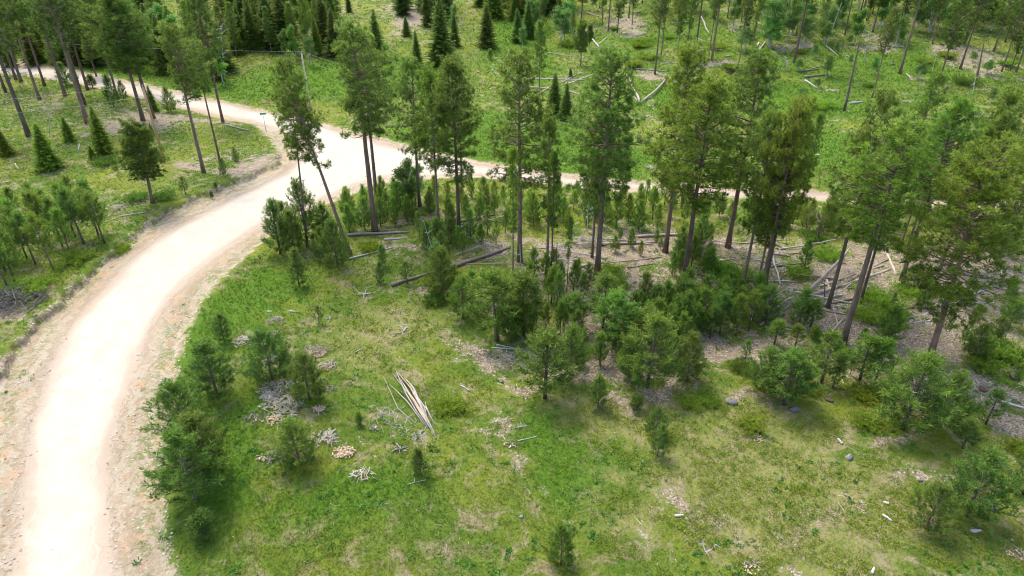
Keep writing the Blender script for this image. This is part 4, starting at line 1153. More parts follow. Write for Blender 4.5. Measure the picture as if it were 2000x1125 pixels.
thicket([(-25, 575), (45, 572), (110, 535), (215, 480), (190, 460), (90, 475), (-25, 500)], 17, ['s1', 's2', 's4', 's2'], (5.2, 6.8), 2.2, 'in the stand left of the road', 'young pines in the stand left of the road', wide=(.95, 1.15), cols=LG)
thicket([(-25, 500), (100, 470), (185, 450), (150, 420), (-25, 420)], 13, ['s1', 's4', 's3'], (4.4, 5.6), 2.2, 'in the back row of the left-hand stand', 'back row of the stand left of the road', wide=(.95, 1.2), cols=LG)
thicket([(668, 468), (800, 440), (812, 400), (760, 392), (672, 420)], 16, YV, (3.0, 5.0), 1.5, 'of the thicket round the paired pines by the junction', 'thicket round the junction pines', cols=LG)
thicket([(800, 445), (960, 440), (968, 385), (850, 380), (815, 400)], 16, YV + ['d4', 's1'], (2.0, 3.6), 1.6, 'of the low thicket right of the junction', 'low thicket right of the junction', cols=(GRN, MID, YEL))
thicket([(830, 520), (1000, 478), (1000, 442), (880, 448), (800, 470)], 16, SV + ['d3'], (2.4, 4.0), 1.5, 'of the saplings above the dark fallen log', 'saplings above the dark log', cols=(GRN, MID))
thicket([(965, 455), (1150, 455), (1150, 395), (965, 390)], 18, YV + ['s1', 's2'], (2.8, 4.6), 1.7, 'of the thicket behind the open crowned pine', 'thicket behind the open crowned pine', cols=((1.25, 1.25, .95), (1.1, 1.15, .9), (1.3, 1.2, .9)))
thicket([(1150, 455), (1340, 450), (1340, 398), (1150, 398)], 18, YV + ['s1', 's2'], (3.0, 4.8), 1.7, 'between the thickest trunk and the reddish trunk', 'thicket behind the thickest trunk', cols=((1.25, 1.25, .95), (1.1, 1.15, .9), (1.3, 1.2, .9)))
thicket([(1340, 450), (1560, 455), (1560, 408), (1340, 400)], 18, YV + ['s2', 'd2'], (2.8, 4.6), 1.8, 'of the thicket near the far end of the road', 'thicket near the road end', cols=((1.25, 1.25, .95), (1.1, 1.15, .9), (1.3, 1.2, .9)))
thicket([(1560, 460), (1750, 470), (1750, 415), (1560, 410)], 16, YV + ['d2'], (2.8, 4.6), 1.9, 'of the thicket behind the curved dead snag', 'thicket behind the curved snag', cols=((1.25, 1.25, .95), (1.1, 1.15, .9), (1.3, 1.2, .9)))
thicket([(1850, 500), (2020, 530), (2020, 450), (1830, 440)], 12, YV, (2.6, 4.4), 1.9, 'of the thicket behind the right edge crowns', 'thicket behind the right edge crowns', cols=((1.25, 1.25, .95), (1.1, 1.15, .9), (1.3, 1.2, .9)))
thicket([(1305, 545), (1400, 540), (1410, 478), (1350, 470), (1300, 510)], 13, YV, (2.6, 4.2), 1.2, 'of the clump at the broad golden-green pine foot', 'clump round the golden-green pine', cols=(GRN, MID))
thicket([(955, 668), (1060, 668), (1120, 640), (1100, 590), (1000, 585)], 14, SV, (3.2, 4.8), 1.2, 'of the front thicket, left part below the thin pair', 'front thicket, left part', cols=(GRN, MID, YEL))
thicket([(1110, 705), (1230, 735), (1225, 690), (1120, 660)], 6, SV, (2.8, 4.0), 1.3, 'of those in the litter gap of the front thicket', 'saplings in the litter gap', cols=(GRN, MID))
thicket([(1215, 705), (1330, 708), (1340, 625), (1240, 610)], 17, ['y1', 'y2', 'y5', 's4'], (3.6, 5.2), 1.2, 'of the dense thicket behind the largest bushy pine', 'dense front thicket, middle', cols=(GRN, MID, DRK))
thicket([(1320, 662), (1480, 660), (1480, 600), (1320, 600)], 18, ['s4', 's2', 's4', 'y5', 's1'], (3.6, 5.0), 1.3, 'of the dense wall below the three joined trunks', 'dense wall of young pines', cols=(GRN, MID, DRK), wide=(1.1, 1.4))
thicket([(1025, 590), (1150, 585), (1150, 545), (1040, 545)], 10, SV, (2.8, 4.2), 1.5, 'of the saplings around the thin pair of pines', 'saplings round the thin pair', cols=(GRN, MID))
thicket([(1650, 740), (1760, 700), (1740, 600), (1660, 700)], 8, SV, (1.4, 2.6), 1.8, 'of the small pines right of the golden pine foot', 'small pines by the golden pine', cols=(GRN, MID))
thicket([(1860, 720), (2010, 760), (2010, 560), (1860, 560)], 12, SV + ['z1'], (1.5, 3.0), 2.0, 'of the small pines by the right edge', 'small pines near the right edge', cols=(GRN, MID))
thicket([(1200, 505), (1290, 500), (1290, 455), (1200, 460)], 6, YV, (1.6, 2.6), 1.6, 'of the low pines by the long pale log', 'low pines by the long pale log', cols=(GRN, YEL))
# dark conifer forest at the upper left and top
thicket([(185, 136), (330, 152), (330, 100), (185, 85)], 15, ['c1', 'c2', 'd1', 'c3'], (8, 13), 3.2, 'along the far road edge at upper left', 'forest edge at upper left', wide=(.9, 1.2), cols=((1.3, 1.2, 1), (1.1, 1.1, 1), MID, (1.4, 1.35, .9)))
thicket([(330, 158), (445, 165), (445, 112), (330, 105)], 13, ['c1', 'c2', 'N', 'd1', 'c1'], (8, 13), 3.0, 'in the forest edge behind the lone long-trunked pine', 'forest edge behind the lone pine', wide=(.9, 1.2), cols=((1.3, 1.2, 1), (1.1, 1.1, 1), MID, (1.4, 1.35, .9)))
thicket([(440, 118), (560, 108), (560, 60), (440, 60)], 15, ['c1', 'c2', 'c4', 'N'], (9, 14), 3.0, 'in the forest edge above the pale pole, left half', 'forest edge above the pole, left', wide=(.9, 1.2), cols=((1.3, 1.2, 1), (1.1, 1.1, 1), MID, (1.4, 1.35, .9)))
thicket([(555, 115), (655, 120), (660, 60), (555, 60)], 14, ['c1', 'c2', 'd1', 'N2'], (8, 13), 3.0, 'in the forest edge above the pale pole, right half', 'forest edge above the pole, right', wide=(.9, 1.2), cols=((1.3, 1.2, 1), (1.1, 1.1, 1), MID, (1.4, 1.35, .9)))
thicket([(-30, 110), (185, 135), (185, 60), (-30, 50)], 17, ['c1', 'd1', 'c2', 'd2'], (8, 13), 3.8, 'of the forest behind the left-hand road end', 'forest behind the left road end', wide=(1, 1.3), cols=((1.3, 1.2, 1), (1.1, 1.1, 1), MID, (1.4, 1.35, .9)))
thicket([(-30, 50), (300, 90), (300, 15), (-30, 5)], 18, ['c1', 'c2', 'd1', 'A2'], (11, 16), 5, 'of the deep forest in the upper left corner', 'deep forest, upper left corner', wide=(1, 1.3), cols=((1.3, 1.2, 1), (1.1, 1.1, 1), MID, (1.4, 1.35, .9)))
thicket([(300, 100), (660, 60), (660, 8), (300, 8)], 18, ['c1', 'c2', 'A2', 'N'], (10, 15), 5, 'of the deep forest at the top left', 'deep forest at the top', wide=(1, 1.35), cols=((1.3, 1.2, 1), (1.1, 1.1, 1), MID, (1.4, 1.35, .9)))
thicket([(770, 55), (880, 50), (880, 3), (765, 3)], 9, ['c1', 'c2', 'c3'], (9, 14), 3.5, 'of the spruces behind the largest dark spruce', 'spruces behind the largest spruce', wide=(1, 1.2), cols=(MID, DRK))
thicket([(935, 38), (1090, 32), (1090, 3), (935, 3)], 12, ['c1', 'c2', 'c3', 'd1'], (9, 14), 4, 'of the dark forest at the top middle edge', 'dark forest at the top middle', wide=(1, 1.3), cols=((1.3, 1.2, 1), (1.1, 1.1, 1), MID, (1.4, 1.35, .9)))
thicket([(1230, 30), (1520, 30), (1520, 2), (1230, 2)], 11, ['d1', 'A2', 'd2', 'N'], (7, 12), 6, 'of the sparse trees at the top right of centre', 'sparse trees along the top edge', cols=(MID, GRN))
thicket([(1560, 60), (1800, 60), (1800, 4), (1560, 4)], 13, ['d1', 'd2', 'A2', 'N', 'd4'], (6, 11), 6, 'of the sparse trees above the dead snag', 'sparse trees above the snag', cols=(MID, GRN))
thicket([(1800, 75), (2030, 90), (2030, 4), (1800, 4)], 14, ['d2', 'A2', 'B', 'N'], (8, 13), 6, 'of the trees filling the upper right corner', 'trees in the upper right corner', cols=(MID, GRN, DRK))
thicket([(1080, 130), (1520, 150), (1520, 60), (1080, 50)], 5, ['j1', 'j2', 'j3'], (1.1, 1.9), 5, 'on the far slope above the fallen logs', 'far junipers above the fallen logs', cols=(MID, DRK, GRN))
thicket([(1520, 230), (2000, 210), (2000, 80), (1520, 80)], 6, ['j1', 'j2', 'j3'], (1.1, 2.0), 5, 'on the far slope at upper right', 'far junipers at upper right', cols=(MID, DRK, GRN))
thicket([(1440, 110), (1680, 110), (1680, 10), (1440, 10)], 14, ['d1', 'd2', 'd4', 'd2'], (5, 9), 5, 'of the bright leafy trees at the upper right', 'bright leafy trees at upper right', wide=(1.1, 1.4), cols=(MID, GRN))
thicket([(1650, 60), (1990, 110), (1990, 10), (1650, 5)], 15, ['A2', 'B', 'N', 'N2', 'd4'], (10, 15), 6, 'of the taller trees toward the upper right corner', 'taller trees toward the upper right corner', wide=(1, 1.2), cols=(MID, GRN, DRK))
thicket([(1090, 60), (1480, 80), (1480, 10), (1090, 5)], 14, ['N', 'T2', 'N2', 'B', 'd1'], (9, 14), 6, 'of the slim trees at the top, right of middle', 'slim trees at the top right of middle', wide=(1, 1.2), cols=(MID, GRN))
thicket([(-30, 135), (190, 150), (190, 100), (-30, 85)], 15, ['c1', 'd1', 'c2', 'A2'], (7, 11), 3.5, 'hard by the far side of the left-hand road', 'trees by the far side of the left road', wide=(1.1, 1.4), cols=(MID, YEL, GRN))
thicket([(990, 90), (1120, 90), (1120, 30), (990, 30)], 9, ['d2', 'd4', 'N', 'c2'], (5, 9), 4, 'of the thicket around the fluffy light green tree', 'thicket by the fluffy tree', wide=(1.1, 1.4), cols=(MID, GRN))
thicket([(1450, 215), (2000, 215), (2000, 70), (1450, 70)], 16, ['d4', 'd2', 'd1'], (2.2, 4.5), 5, 'of the low leafy saplings on the upper right slope', 'low leafy saplings on the slope', wide=(1, 1.3), cols=((1.1, 1.1, .9), MID))
thicket([(1420, 60), (2000, 100), (2000, 20), (1420, 20)], 15, ['T', 'T2', 'C2', 'U'], (12, 17), 6, 'of the thin trunks high on the upper right slope', 'thin trunks on the slope', wide=(.8, 1), cols=(MID, GRN))
# ---------------------------------------------------------------- dead wood
def log_mesh(L, r0, r1, seed, mat, stubs=0, bend=.02, n=9):
    r = np.random.default_rng(seed); g = Geo(); k = 9
    s = np.linspace(0, 1, k)
    pts = np.column_stack([s * L, np.cumsum(r.normal(0, bend, k)) * L * .3, np.cumsum(r.normal(0, bend * .3, k)) * L * .2])
    tube(g, pts, (r0 + (r1 - r0) * s) * (1 + r.normal(0, .05, k)), n, wob=.07, r_=r)
    for i in range(stubs):
        f = r.uniform(.2, .95); o = np.array([np.interp(f, s, pts[:, j]) for j in range(3)])
        a = r.uniform(0, 3.14); q = r.uniform(.3, 1.2) * (r0 / .15) ** .5
        e = o + q * np.array([r.uniform(.1, .8), math.cos(a), abs(math.sin(a)) * .9])
        tube(g, [o, (o + e) / 2 + r.normal(0, .05, 3), e], [.03, .02, .008], 4, cap=False)
    return g.mesh('log', [mat], True)
def log_px(u1, v1, u2, v2, rad, label, mat=None, z1=0, z2=0, stubs=2, seed=0, group=None, name='fallen_log', cat='log', taper=.6, bend=.02):
    a = gp(u1, v1); b = gp(u2, v2)
    A = Vector((a[0], a[1], hz(*a) + rad * .75 + z1))
    if z2:
        x2, zz = top_at(a[1] if z2 == 'same' else b[1], u2, v2)
        B = Vector((x2, a[1], zz))
    else:
        B = Vector((b[0], b[1], hz(*b) + rad * taper * .75))
    L = (B - A).length
    o = link(name, log_mesh(L, rad, rad * taper, seed, mat or M_LOG, stubs, bend))
    o.location = A
    o.rotation_euler = (B - A).to_track_quat('X', 'Z').to_euler()
    tag(o, label, cat, group)
    return o
LG_ = 'fallen logs'
LOGS = [
 (764, 561, 862, 529, .20, 'dark fallen log, left lower half of the long line across the litter', 'D', 3), (879, 524, 997, 487, .24, 'thick dark fallen log with a pale sawn end at its upper right', 'D', 1),
 (679, 463, 801, 457, .17, 'straight grey log lying level behind the bend thicket', 'L', 1), (750, 471, 794, 467, .11, 'short pale log just below the straight level grey log', 'G', 1), (673, 511, 770, 486, .10, 'thin crooked pale log below the level grey log', 'G', 4),
 (896, 448, 934, 445, .14, 'short light log beside the broken log heap', 'G', 1), (898, 436, 966, 422, .17, 'log of the broken heap lying left to right', 'D', 2), (936, 420, 946, 438, .15, 'pinkish split log pointing at the viewer in the broken heap', 'P', 0), (918, 432, 950, 424, .16, 'brown log crossing the broken heap', 'D', 1),
 (909, 461, 926, 459, .16, 'short stubby pale log below the broken heap', 'G', 0),
 (1129, 480, 1284, 477, .16, 'long pale log lying level behind the thickest trunk', 'L', 2), (1120, 478, 1200, 482, .20, 'dark log alongside the left end of the long pale log', 'D', 1), (1245, 465, 1379, 457, .16, 'grey log with upright stubs behind the reddish trunk', 'L', 4),
 (1375, 518, 1437, 509, .14, 'grey log in front of a golden juniper', 'L', 2), (1081, 509, 1126, 505, .10, 'thin pale log behind the thin pair of pines', 'G', 1), (905, 517, 990, 514, .07, 'very thin pole under the thick dark log', 'L', 1), (1060, 540, 1130, 500, .05, 'thin crooked stick behind the skinny pine', 'G', 2),
 (905, 605, 948, 590, .09, 'thin brown log behind the lawn edge pine', 'D', 1), (970, 674, 1020, 682, .06, 'upper of two thin grey poles at the thicket front', 'G', 0), (960, 680, 1021, 683, .06, 'lower of two thin grey poles at the thicket front', 'G', 0),
 (1520, 575, 1640, 490, .01, '', 'X', 0),
 (1588, 577, 1740, 530, .20, 'thick grey-brown log, lowest of the crossed pile left of the golden pine', 'L', 2), (1632, 562, 1733, 506, .15, 'dark log rising to the upper right across the pile', 'D', 3), (1600, 560, 1725, 522, .13, 'middle log of the crossed pile', 'L', 3),
 (1640, 548, 1700, 512, .08, 'thin branchy log on top of the crossed pile', 'D', 6), (1730, 490, 1757, 540, .15, 'pale log pointing down to the foot of the dark leaning pine', 'L', 0), (1799, 514, 1830, 530, .16, 'short log behind the tree stump', 'L', 0),
 (1880, 597, 1930, 629, .15, 'brown log on the chips right of the largest pine', 'D', 1), (1757, 607, 1789, 597, .17, 'dark log among the junipers', 'D', 1), (1602, 599, 1667, 583, .14, 'brown log passing the foot of the tall pine by the pile', 'D', 1),
 (1662, 607, 1697, 561, .15, 'crooked pale log against the right side of the golden pine trunk', 'G', 1), (1622, 652, 1650, 622, .12, 'pale log left of the golden pine foot', 'L', 1), (1500, 525, 1565, 516, .11, 'reddish thin log above the grey branches', 'D', 1),
 (1508, 500, 1527, 558, .10, 'pale pole pointing down beside the three joined trunks', 'G', 0), (1612, 545, 1640, 644, .09, 'thin pole running down from the crossed pile', 'L', 2), (1484, 637, 1556, 588, .12, 'long grey log under the branch heap', 'L', 8),
 (1500, 622, 1575, 580, .07, 'thin grey pole beside the branch heap', 'L', 8), (1490, 465, 1535, 490, .16, 'dark log lying behind the three joined trunks', 'D', 1), (1500, 497, 1542, 502, .12, 'pale short log behind the three joined trunks', 'L', 0),
 (1730, 455, 1765, 462, .14, 'pale log beyond the orange trunk', 'L', 0), (1930, 535, 1980, 540, .13, 'grey log lying level behind the largest pine crown', 'L', 1), (1935, 560, 1990, 572, .12, 'grey log near the right edge among chips', 'L', 2), (1900, 575, 1960, 552, .08, 'thin grey pole near the right edge among chips', 'G', 3),
 (1855, 640, 1870, 670, .05, 'thin white pole on the chips by the largest pine foot', 'G', 0), (1840, 615, 1862, 640, .05, 'thin white branch above the white pole', 'G', 3), (1937, 780, 2002, 798, .13, 'grey split log at the right edge on white chips', 'G', 0), (1690, 640, 1745, 662, .05, 'thin branch on the chips right of the golden pine', 'L', 2),
 (1031, 155, 1142, 157, .22, 'long log lying level on the far meadow edge', 'L', 2), (1034, 172, 1076, 174, .20, 'shorter level log below the long far log', 'L', 1), (1108, 179, 1136, 187, .2, 'pale far log sloping down to the right', 'L', 0),
 (1110, 165, 1160, 145, .16, 'branchy far log at the right end of the long far log', 'L', 5), (1050, 185, 1080, 165, .12, 'branchy far log crossing the shorter level log', 'L', 6), (1095, 163, 1130, 143, .12, 'thin far log over the long far log', 'L', 3),
 (1156, 78, 1177, 103, .20, 'left log of the small white crossed pair', 'G', 0), (1169, 88, 1185, 73, .18, 'right log of the small white crossed pair', 'G', 0), (1183, 118, 1184, 82, .10, 'thin white pole right of the small crossed pair', 'G', 0),
 (1250, 203, 1304, 151, .24, 'right arm of the V of two far logs', 'L', 1), (1250, 203, 1225, 145, .22, 'left arm of the V of two far logs', 'L', 2), (1237, 190, 1252, 205, .18, 'short broken log inside the foot of the V', 'L', 0), (1471, 103, 1482, 84, .26, 'left one of two short parallel white logs', 'G', 0),
 (1478, 104, 1493, 84, .26, 'right one of two short parallel white logs', 'G', 0), (1368, 34, 1382, 67, .18, 'pale far log beside the straight bare trunk', 'G', 0), (1145, 25, 1172, 34, .2, 'pale far log near the top edge', 'L', 0), (1416, 112, 1430, 109, .18, 'short far log right of the juniper mound', 'L', 0),
 (1571, 152, 1610, 147, .26, 'dark far log ending at the dense round sapling', 'D', 0), (1561, 141, 1597, 136, .2, 'dark far log above the one at the round sapling', 'D', 0), (1572, 158, 1598, 174, .16, 'thin pale far log below the round sapling', 'G', 2), (1613, 90, 1637, 111, .14, 'pale far pole below the white stemmed tree', 'G', 1),
 (1659, 204, 1684, 200, .26, 'pale far log at the foot of the dark open-crowned pine', 'G', 0), (1722, 192, 1736, 190, .26, 'short white far log right of the dark open-crowned pine foot', 'G', 0), (1490, 62, 1502, 80, .16, 'pale far log under the bright leafy trees', 'L', 0), (1770, 146, 1779, 154, .16, 'short grey far log right of a far brown trunk', 'G', 0),
 (1240, 135, 1305, 140, .16, 'thin far log behind the far pine in bare soil', 'L', 2), (1290, 125, 1320, 124, .12, 'slim far log on the grass right of the bare soil', 'G', 0), (1360, 75, 1378, 82, .14, 'pale far chunk of log by the twin trunk', 'G', 1), (1070, 103, 1156, 118, .10, 'long thin far pole on the mossy slope', 'L', 0),
 (1165, 108, 1200, 118, .12, 'thin dark far log below the small crossed pair', 'D', 1), (1370, 322, 1405, 318, .14, 'thin brown log on the near bank of the meadow', 'D', 0), (240, 430, 290, 422, .10, 'pale log with a forked end below the rounded pine', 'G', 2),
 (418, 244, 448, 242, .10, 'pale log near the foot of the thin roadside pine', 'L', 1), (440, 246, 490, 258, .14, 'grey log lying toward the road left of the street sign', 'L', 1), (30, 320, 38, 330, .08, 'short pale stick left of the light green spruce', 'G', 0),
 (155, 282, 153, 292, .07, 'pale upright-looking stick beside the spruces', 'G', 1), (900, 754, 918, 764, .08, 'short white stick right of the splintered trunk', 'G', 0), (692, 692, 708, 684, .06, 'thin white stick on the lawn left of centre', 'G', 0), (795, 950, 832, 940, .04, 'thin pale twig below the lone little pine', 'G', 1),
 (1722, 1006, 1742, 1019, .10, 'white stick at lower right on the green mat', 'G', 0), (1896, 1040, 1915, 1038, .14, 'short grey log below the two young pines at lower right', 'G', 0), (1305, 762, 1336, 728, .04, 'long thin twig under the right front thicket pine', 'G', 2), (1318, 1009, 1336, 1007, .10, 'short white wood piece on the bare patch near the bottom', 'G', 0),
 (1098, 1120, 1100, 1124, .01, '', 'X', 0), (522, 612, 532, 611, .09, 'short white stick above the slash piles, left', 'G', 0), (566, 611, 584, 612, .09, 'short white stick above the slash piles, right', 'G', 0), (1010, 862, 1050, 853, .05, 'thin pale stick at the grass patch edge', 'G', 1),
]
MT = {'D': M_LOGD, 'L': M_LOG, 'G': M_GREYW, 'P': M_TANW}
for i, (a, b, c, d_, r_, lab, m, st) in enumerate(LOGS):
    if m == 'X': continue
    log_px(a, b, c, d_, r_, lab, MT[m], stubs=st, seed=100 + i, group=LG_)
# two logs with their upper ends in the air
log_px(1580, 571, 1655, 488, .19, 'long pale log lifted off the ground, leaning up to the right of the pile', M_LOG, z2='same', stubs=1, seed=301, group=LG_, taper=.7)
log_px(1588, 566, 1660, 484, .13, 'thinner pale log lifted alongside the long one', M_GREYW, z2='same', stubs=2, seed=302, group=LG_, taper=.6)

# more windthrow strewn over the litter, counted from the left
def windthrow(poly, n, phrase, seed, lr=(2.5, 7), rr=(.04, .11)):
    r = random.Random(seed); pts = []
    us = [p[0] for p in poly]; vs = [p[1] for p in poly]
    while len(pts) < n:
        u = r.uniform(min(us), max(us)); v = r.uniform(min(vs), max(vs))
        if in_poly(u, v, poly): pts.append((u, v))
    pts.sort()
    for i, (u, v) in enumerate(pts):
        x, y = gp(u, v); a = r.uniform(-.5, .7) + (math.pi if r.random() < .5 else 0); L = r.uniform(*lr); rad = r.uniform(*rr)
        A = Vector((x - math.cos(a) * L / 2, y - math.sin(a) * L / 2, 0)); B = Vector((x + math.cos(a) * L / 2, y + math.sin(a) * L / 2, 0))
        A.z = hz(A.x, A.y) + rad * .6; B.z = hz(B.x, B.y) + rad * .5 + (r.uniform(.2, .8) if r.random() < .3 else 0)
        mat, w = r.choice([(M_LOG, 'brown'), (M_GREYW, 'pale'), (M_LOGD, 'dark'), (M_GREYW, 'pale')])
        o = link('fallen_log', log_mesh((B - A).length, rad, rad * .5, seed * 50 + i, mat, r.randint(1, 5), .035)); o.location = A; o.rotation_euler = (B - A).to_track_quat('X', 'Z').to_euler()
        tag(o, f'{w} thin log, {ORD[i]} {phrase}', 'log', 'windthrown logs ' + phrase)
windthrow([(1480, 620), (1700, 600), (1720, 520), (1500, 540)], 13, 'among those around the crossed log pile', 11)
windthrow([(1740, 640), (2000, 640), (2000, 520), (1780, 540)], 14, 'among those on the chips by the right edge', 12)
windthrow([(1060, 540), (1290, 520), (1290, 465), (1060, 475)], 12, 'among those behind the thickest trunk', 13)
windthrow([(1340, 520), (1600, 520), (1600, 465), (1340, 470)], 11, 'among those behind the three joined trunks', 14)
windthrow([(680, 480), (960, 520), (960, 430), (700, 440)], 10, 'among those right of the bend thicket', 15, (2, 5), (.04, .10))
windthrow([(1150, 100), (1650, 190), (1700, 40), (1150, 20)], 8, 'among those strewn over the far slope', 16, (4, 9), (.10, .18))

# heaps: sticks and chips
def heap(u, v, Rr, hh, label, ns=40, chips=0, grey=.8, stick=(.3, 1.1), seed=0, name='slash_pile', cat='slash pile', th=.03, burnt=False):
    r = np.random.default_rng(seed); x, y = gp(u, v)
    if v > 600 and u < 760: Rr *= .95; ns = int(ns * 1.7); stick = (stick[0] * .7, stick[1] * .85); grey *= 1.2; th *= .9; chips = int(chips * 1.2)
    e = bpy.data.objects.new(name, None); COL.objects.link(e); e.location = (x, y, hz(x, y)); e.empty_display_size = .3
    tag(e, label, cat, 'piles of dead wood')
    g = Geo()
    for i in range(ns):
        a = r.random() * 6.28; q = Rr * r.random() ** .6; L = r.uniform(*stick)
        rise = hh * (1 - (q / Rr) ** 2) * r.random()
        c = np.array([q * math.cos(a), q * math.sin(a) * .8, rise + .05]); dd = np.array([r.normal(), r.normal(), r.normal(0, .28)]); dd /= np.linalg.norm(dd)
        p0, p2 = c - dd * L / 2, c + dd * L / 2
        p0[2] = max(p0[2], .02); p2[2] = max(p2[2], .02)
        w = th * r.uniform(.4, 1.5)
        tube(g, [p0, c + r.normal(0, .07, 3), p2], [w, w * .8, w * .35], 4, cap=False)
        if r.random() < .4:
            tube(g, [c, c + dd * .2 + r.normal(0, .18, 3)], [w * .6, w * .2], 3, cap=False)
    o = link('branches', g.mesh('branches', [M_GREYW if not burnt else M_LOGD], True), e)
    o.color = (grey * 1.06, grey, grey * .90, 1)
    if chips:
        g = Geo()
        off = r.normal(0, .3 * Rr, 2)
        for i in range(chips):
            a = r.random() * 6.28; q = Rr * .75 * r.random() ** .6; L = r.uniform(.08, .28)
            c = np.array([q * math.cos(a) + off[0], q * math.sin(a) * .7 + off[1], hh * .5 * (1 - (q / Rr) ** 2) * r.random() + .04])
            dd = r.standard_normal(3); dd /= np.linalg.norm(dd); dd[2] *= .4
            tube(g, [c - dd * L / 2, c + dd * L / 2], [.045, .03], 4)
        link('wood_chips', g.mesh('wood_chips', [M_TANW]), e)
    return e
heap(540, 630, .9, .35, 'small grey slash pile, topmost on the lawn', 30, 0, .75, seed=1)
heap(480, 671, 1.1, .35, 'pale branching slash pile right of the small dark pine', 42, 6, 1.05, seed=2)
heap(536, 657, .8, .35, 'slash pile with tan wood peeking above the spreading pine', 22, 25, .8, seed=3)
heap(613, 689, 1.3, .45, 'slash pile with a bright tan core and grey rim', 40, 90, .65, seed=4)
heap(645, 718, .95, .35, 'small tan and grey pile right of the one with a bright core', 26, 45, .85, seed=5)
heap(530, 706, 1.0, .3, 'grey pile under the spreading pine branches', 30, 12, .8, seed=6)
heap(574, 719, .6, .3, 'little grey coil of sticks between two pines', 14, 0, .7, seed=7)
heap(545, 764, 1.5, .5, 'wide grey slash pile of curved branches, center of the row', 70, 25, .85, (.4, 1.5), seed=8)
heap(528, 778, .7, .3, 'pale slash at the lower left of the wide pile', 24, 0, 1.0, seed=9)
heap(557, 795, 1.5, .5, 'dense dark grey slash pile just below the wide one', 75, 12, .7, (.4, 1.4), seed=10)
heap(552, 820, 1.2, .25, 'flat pile of broken chips below the dense dark pile', 26, 60, .85, seed=11)
heap(497, 820, .9, .2, 'low reddish-brown debris patch at the left of the piles', 20, 12, .45, seed=12)
heap(513, 797, .35, .25, 'tiny white bit of slash left of the dense pile', 8, 0, 1.1, (.2, .4), seed=13)
heap(620, 807, .7, .25, 'rounded pile of tan chips alone in the grass', 0 + 3, 80, .8, seed=14)
heap(646, 764, .5, .3, 'small dark grey knot of wood right of the bushy pine', 16, 0, .55, (.2, .6), seed=15)
heap(634, 860, 1.0, .4, 'spiky white-grey slash beside the low rounded pine', 40, 10, 1.05, (.5, 1.3), seed=16)
heap(662, 882, 1.2, .3, 'broad tan chip scatter right of the low rounded pine', 6, 120, .8, seed=17)
heap(538, 896, .9, .4, 'upright grey and red debris left of the low rounded pine', 36, 30, .7, (.3, .9), seed=18)
heap(708, 933, .8, .35, 'pale arched branch pile alone low on the lawn', 14, 14, 1.05, (.6, 1.3), seed=19)
heap(733, 841, .35, .25, 'small grey block of wood left of the splintered trunk', 7, 0, .8, (.3, .6), seed=20, th=.07)
heap(780, 880, .6, .2, 'grey split wood piece below the splintered trunk', 7, 0, .85, (.5, 1.2), seed=21, th=.07)
heap(948, 690, .8, .15, 'ring of tan and red chips at the edge of the thicket litter', 6, 50, .6, seed=22)
heap(28, 598, 3.0, 1.2, 'large dark grey brush heap at the left edge beside the road', 330, 0, .42, (.8, 2.4), seed=23, name='brush_heap', cat='brush heap', th=.035)
heap(1480, 858, .7, .2, 'small grey and orange debris under a green shrub', 10, 18, .7, seed=24)
heap(1000, 872, .6, .2, 'small brown debris patch at the left of the dark grass', 14, 10, .6, (.2, .5), seed=25)
heap(235, 412, 1.2, .5, 'pale tangle of dead branches right of the left-hand stand', 34, 0, 1.0, (.5, 1.6), seed=26)
heap(270, 402, 1.6, .3, 'brown slash bed under the rounded dark pine', 40, 10, .6, (.4, 1.2), seed=27)
heap(1152, 478, 1.8, .9, 'fan of pale dead branches at the left end of the long pale log', 60, 0, .95, (1.0, 2.8), seed=28)
heap(1435, 500, 1.8, .6, 'grey dead branch tangle behind the dark trunked pine', 60, 0, .75, (.8, 2.0), seed=29)
heap(1520, 612, 2.6, .5, 'spread of thin grey branches along the long grey log', 110, 0, .62, (1.0, 2.6), seed=30)
heap(1665, 545, 2.4, .7, 'mesh of dark branches on the crossed log pile', 60, 0, .5, (1.0, 2.6), seed=31)
heap(1445, 142, 3.0, 1.0, 'burnt black brush on the far slope', 60, 0, .35, (1.0, 2.6), seed=32, burnt=True, th=.08)
heap(1285, 332, 2.0, .5, 'pale debris pile on the near bank of the far road', 40, 40, .9, (.5, 1.6), seed=33, th=.05)
heap(1095, 500, 2.0, .25, 'scatter of reddish broken wood behind the thin pair of pines', 60, 70, .7, (.4, 1.6), seed=34)
heap(1745, 90, 2.4, .5, 'pale brush under the far yellow-green leafy tree', 40, 0, .8, (1.0, 2.4), seed=35, th=.05)
heap(1955, 545, 2.6, .5, 'wide tangle of grey sticks near the right edge', 90, 20, .8, (.8, 2.6), seed=36)
heap(1960, 600, 2.4, .3, 'low spread of grey sticks beside the right edge pines', 60, 30, .75, (.6, 2.2), seed=37)
heap(1468, 1105, .8, .2, 'pale and red debris near the bottom edge', 16, 20, .9, (.2, .7), seed=38)
heap(1990, 1085, .8, .3, 'pinkish debris in the lower right corner', 16, 20, .8, (.2, .7), seed=39)
heap(1645, 660, 1.6, .15, 'thin needles and sticks round the golden pine foot', 40, 0, .6, (.4, 1.2), seed=40)
heap(1360, 795, .9, .15, 'thin grey sticks in the low shrub patch', 18, 0, .7, (.3, .9), seed=41)
heap(1905, 255 - 30, 2.0, .3, 'far pale brush below the upper right trunks', 30, 0, .8, (1.0, 2.2), seed=42, th=.05)

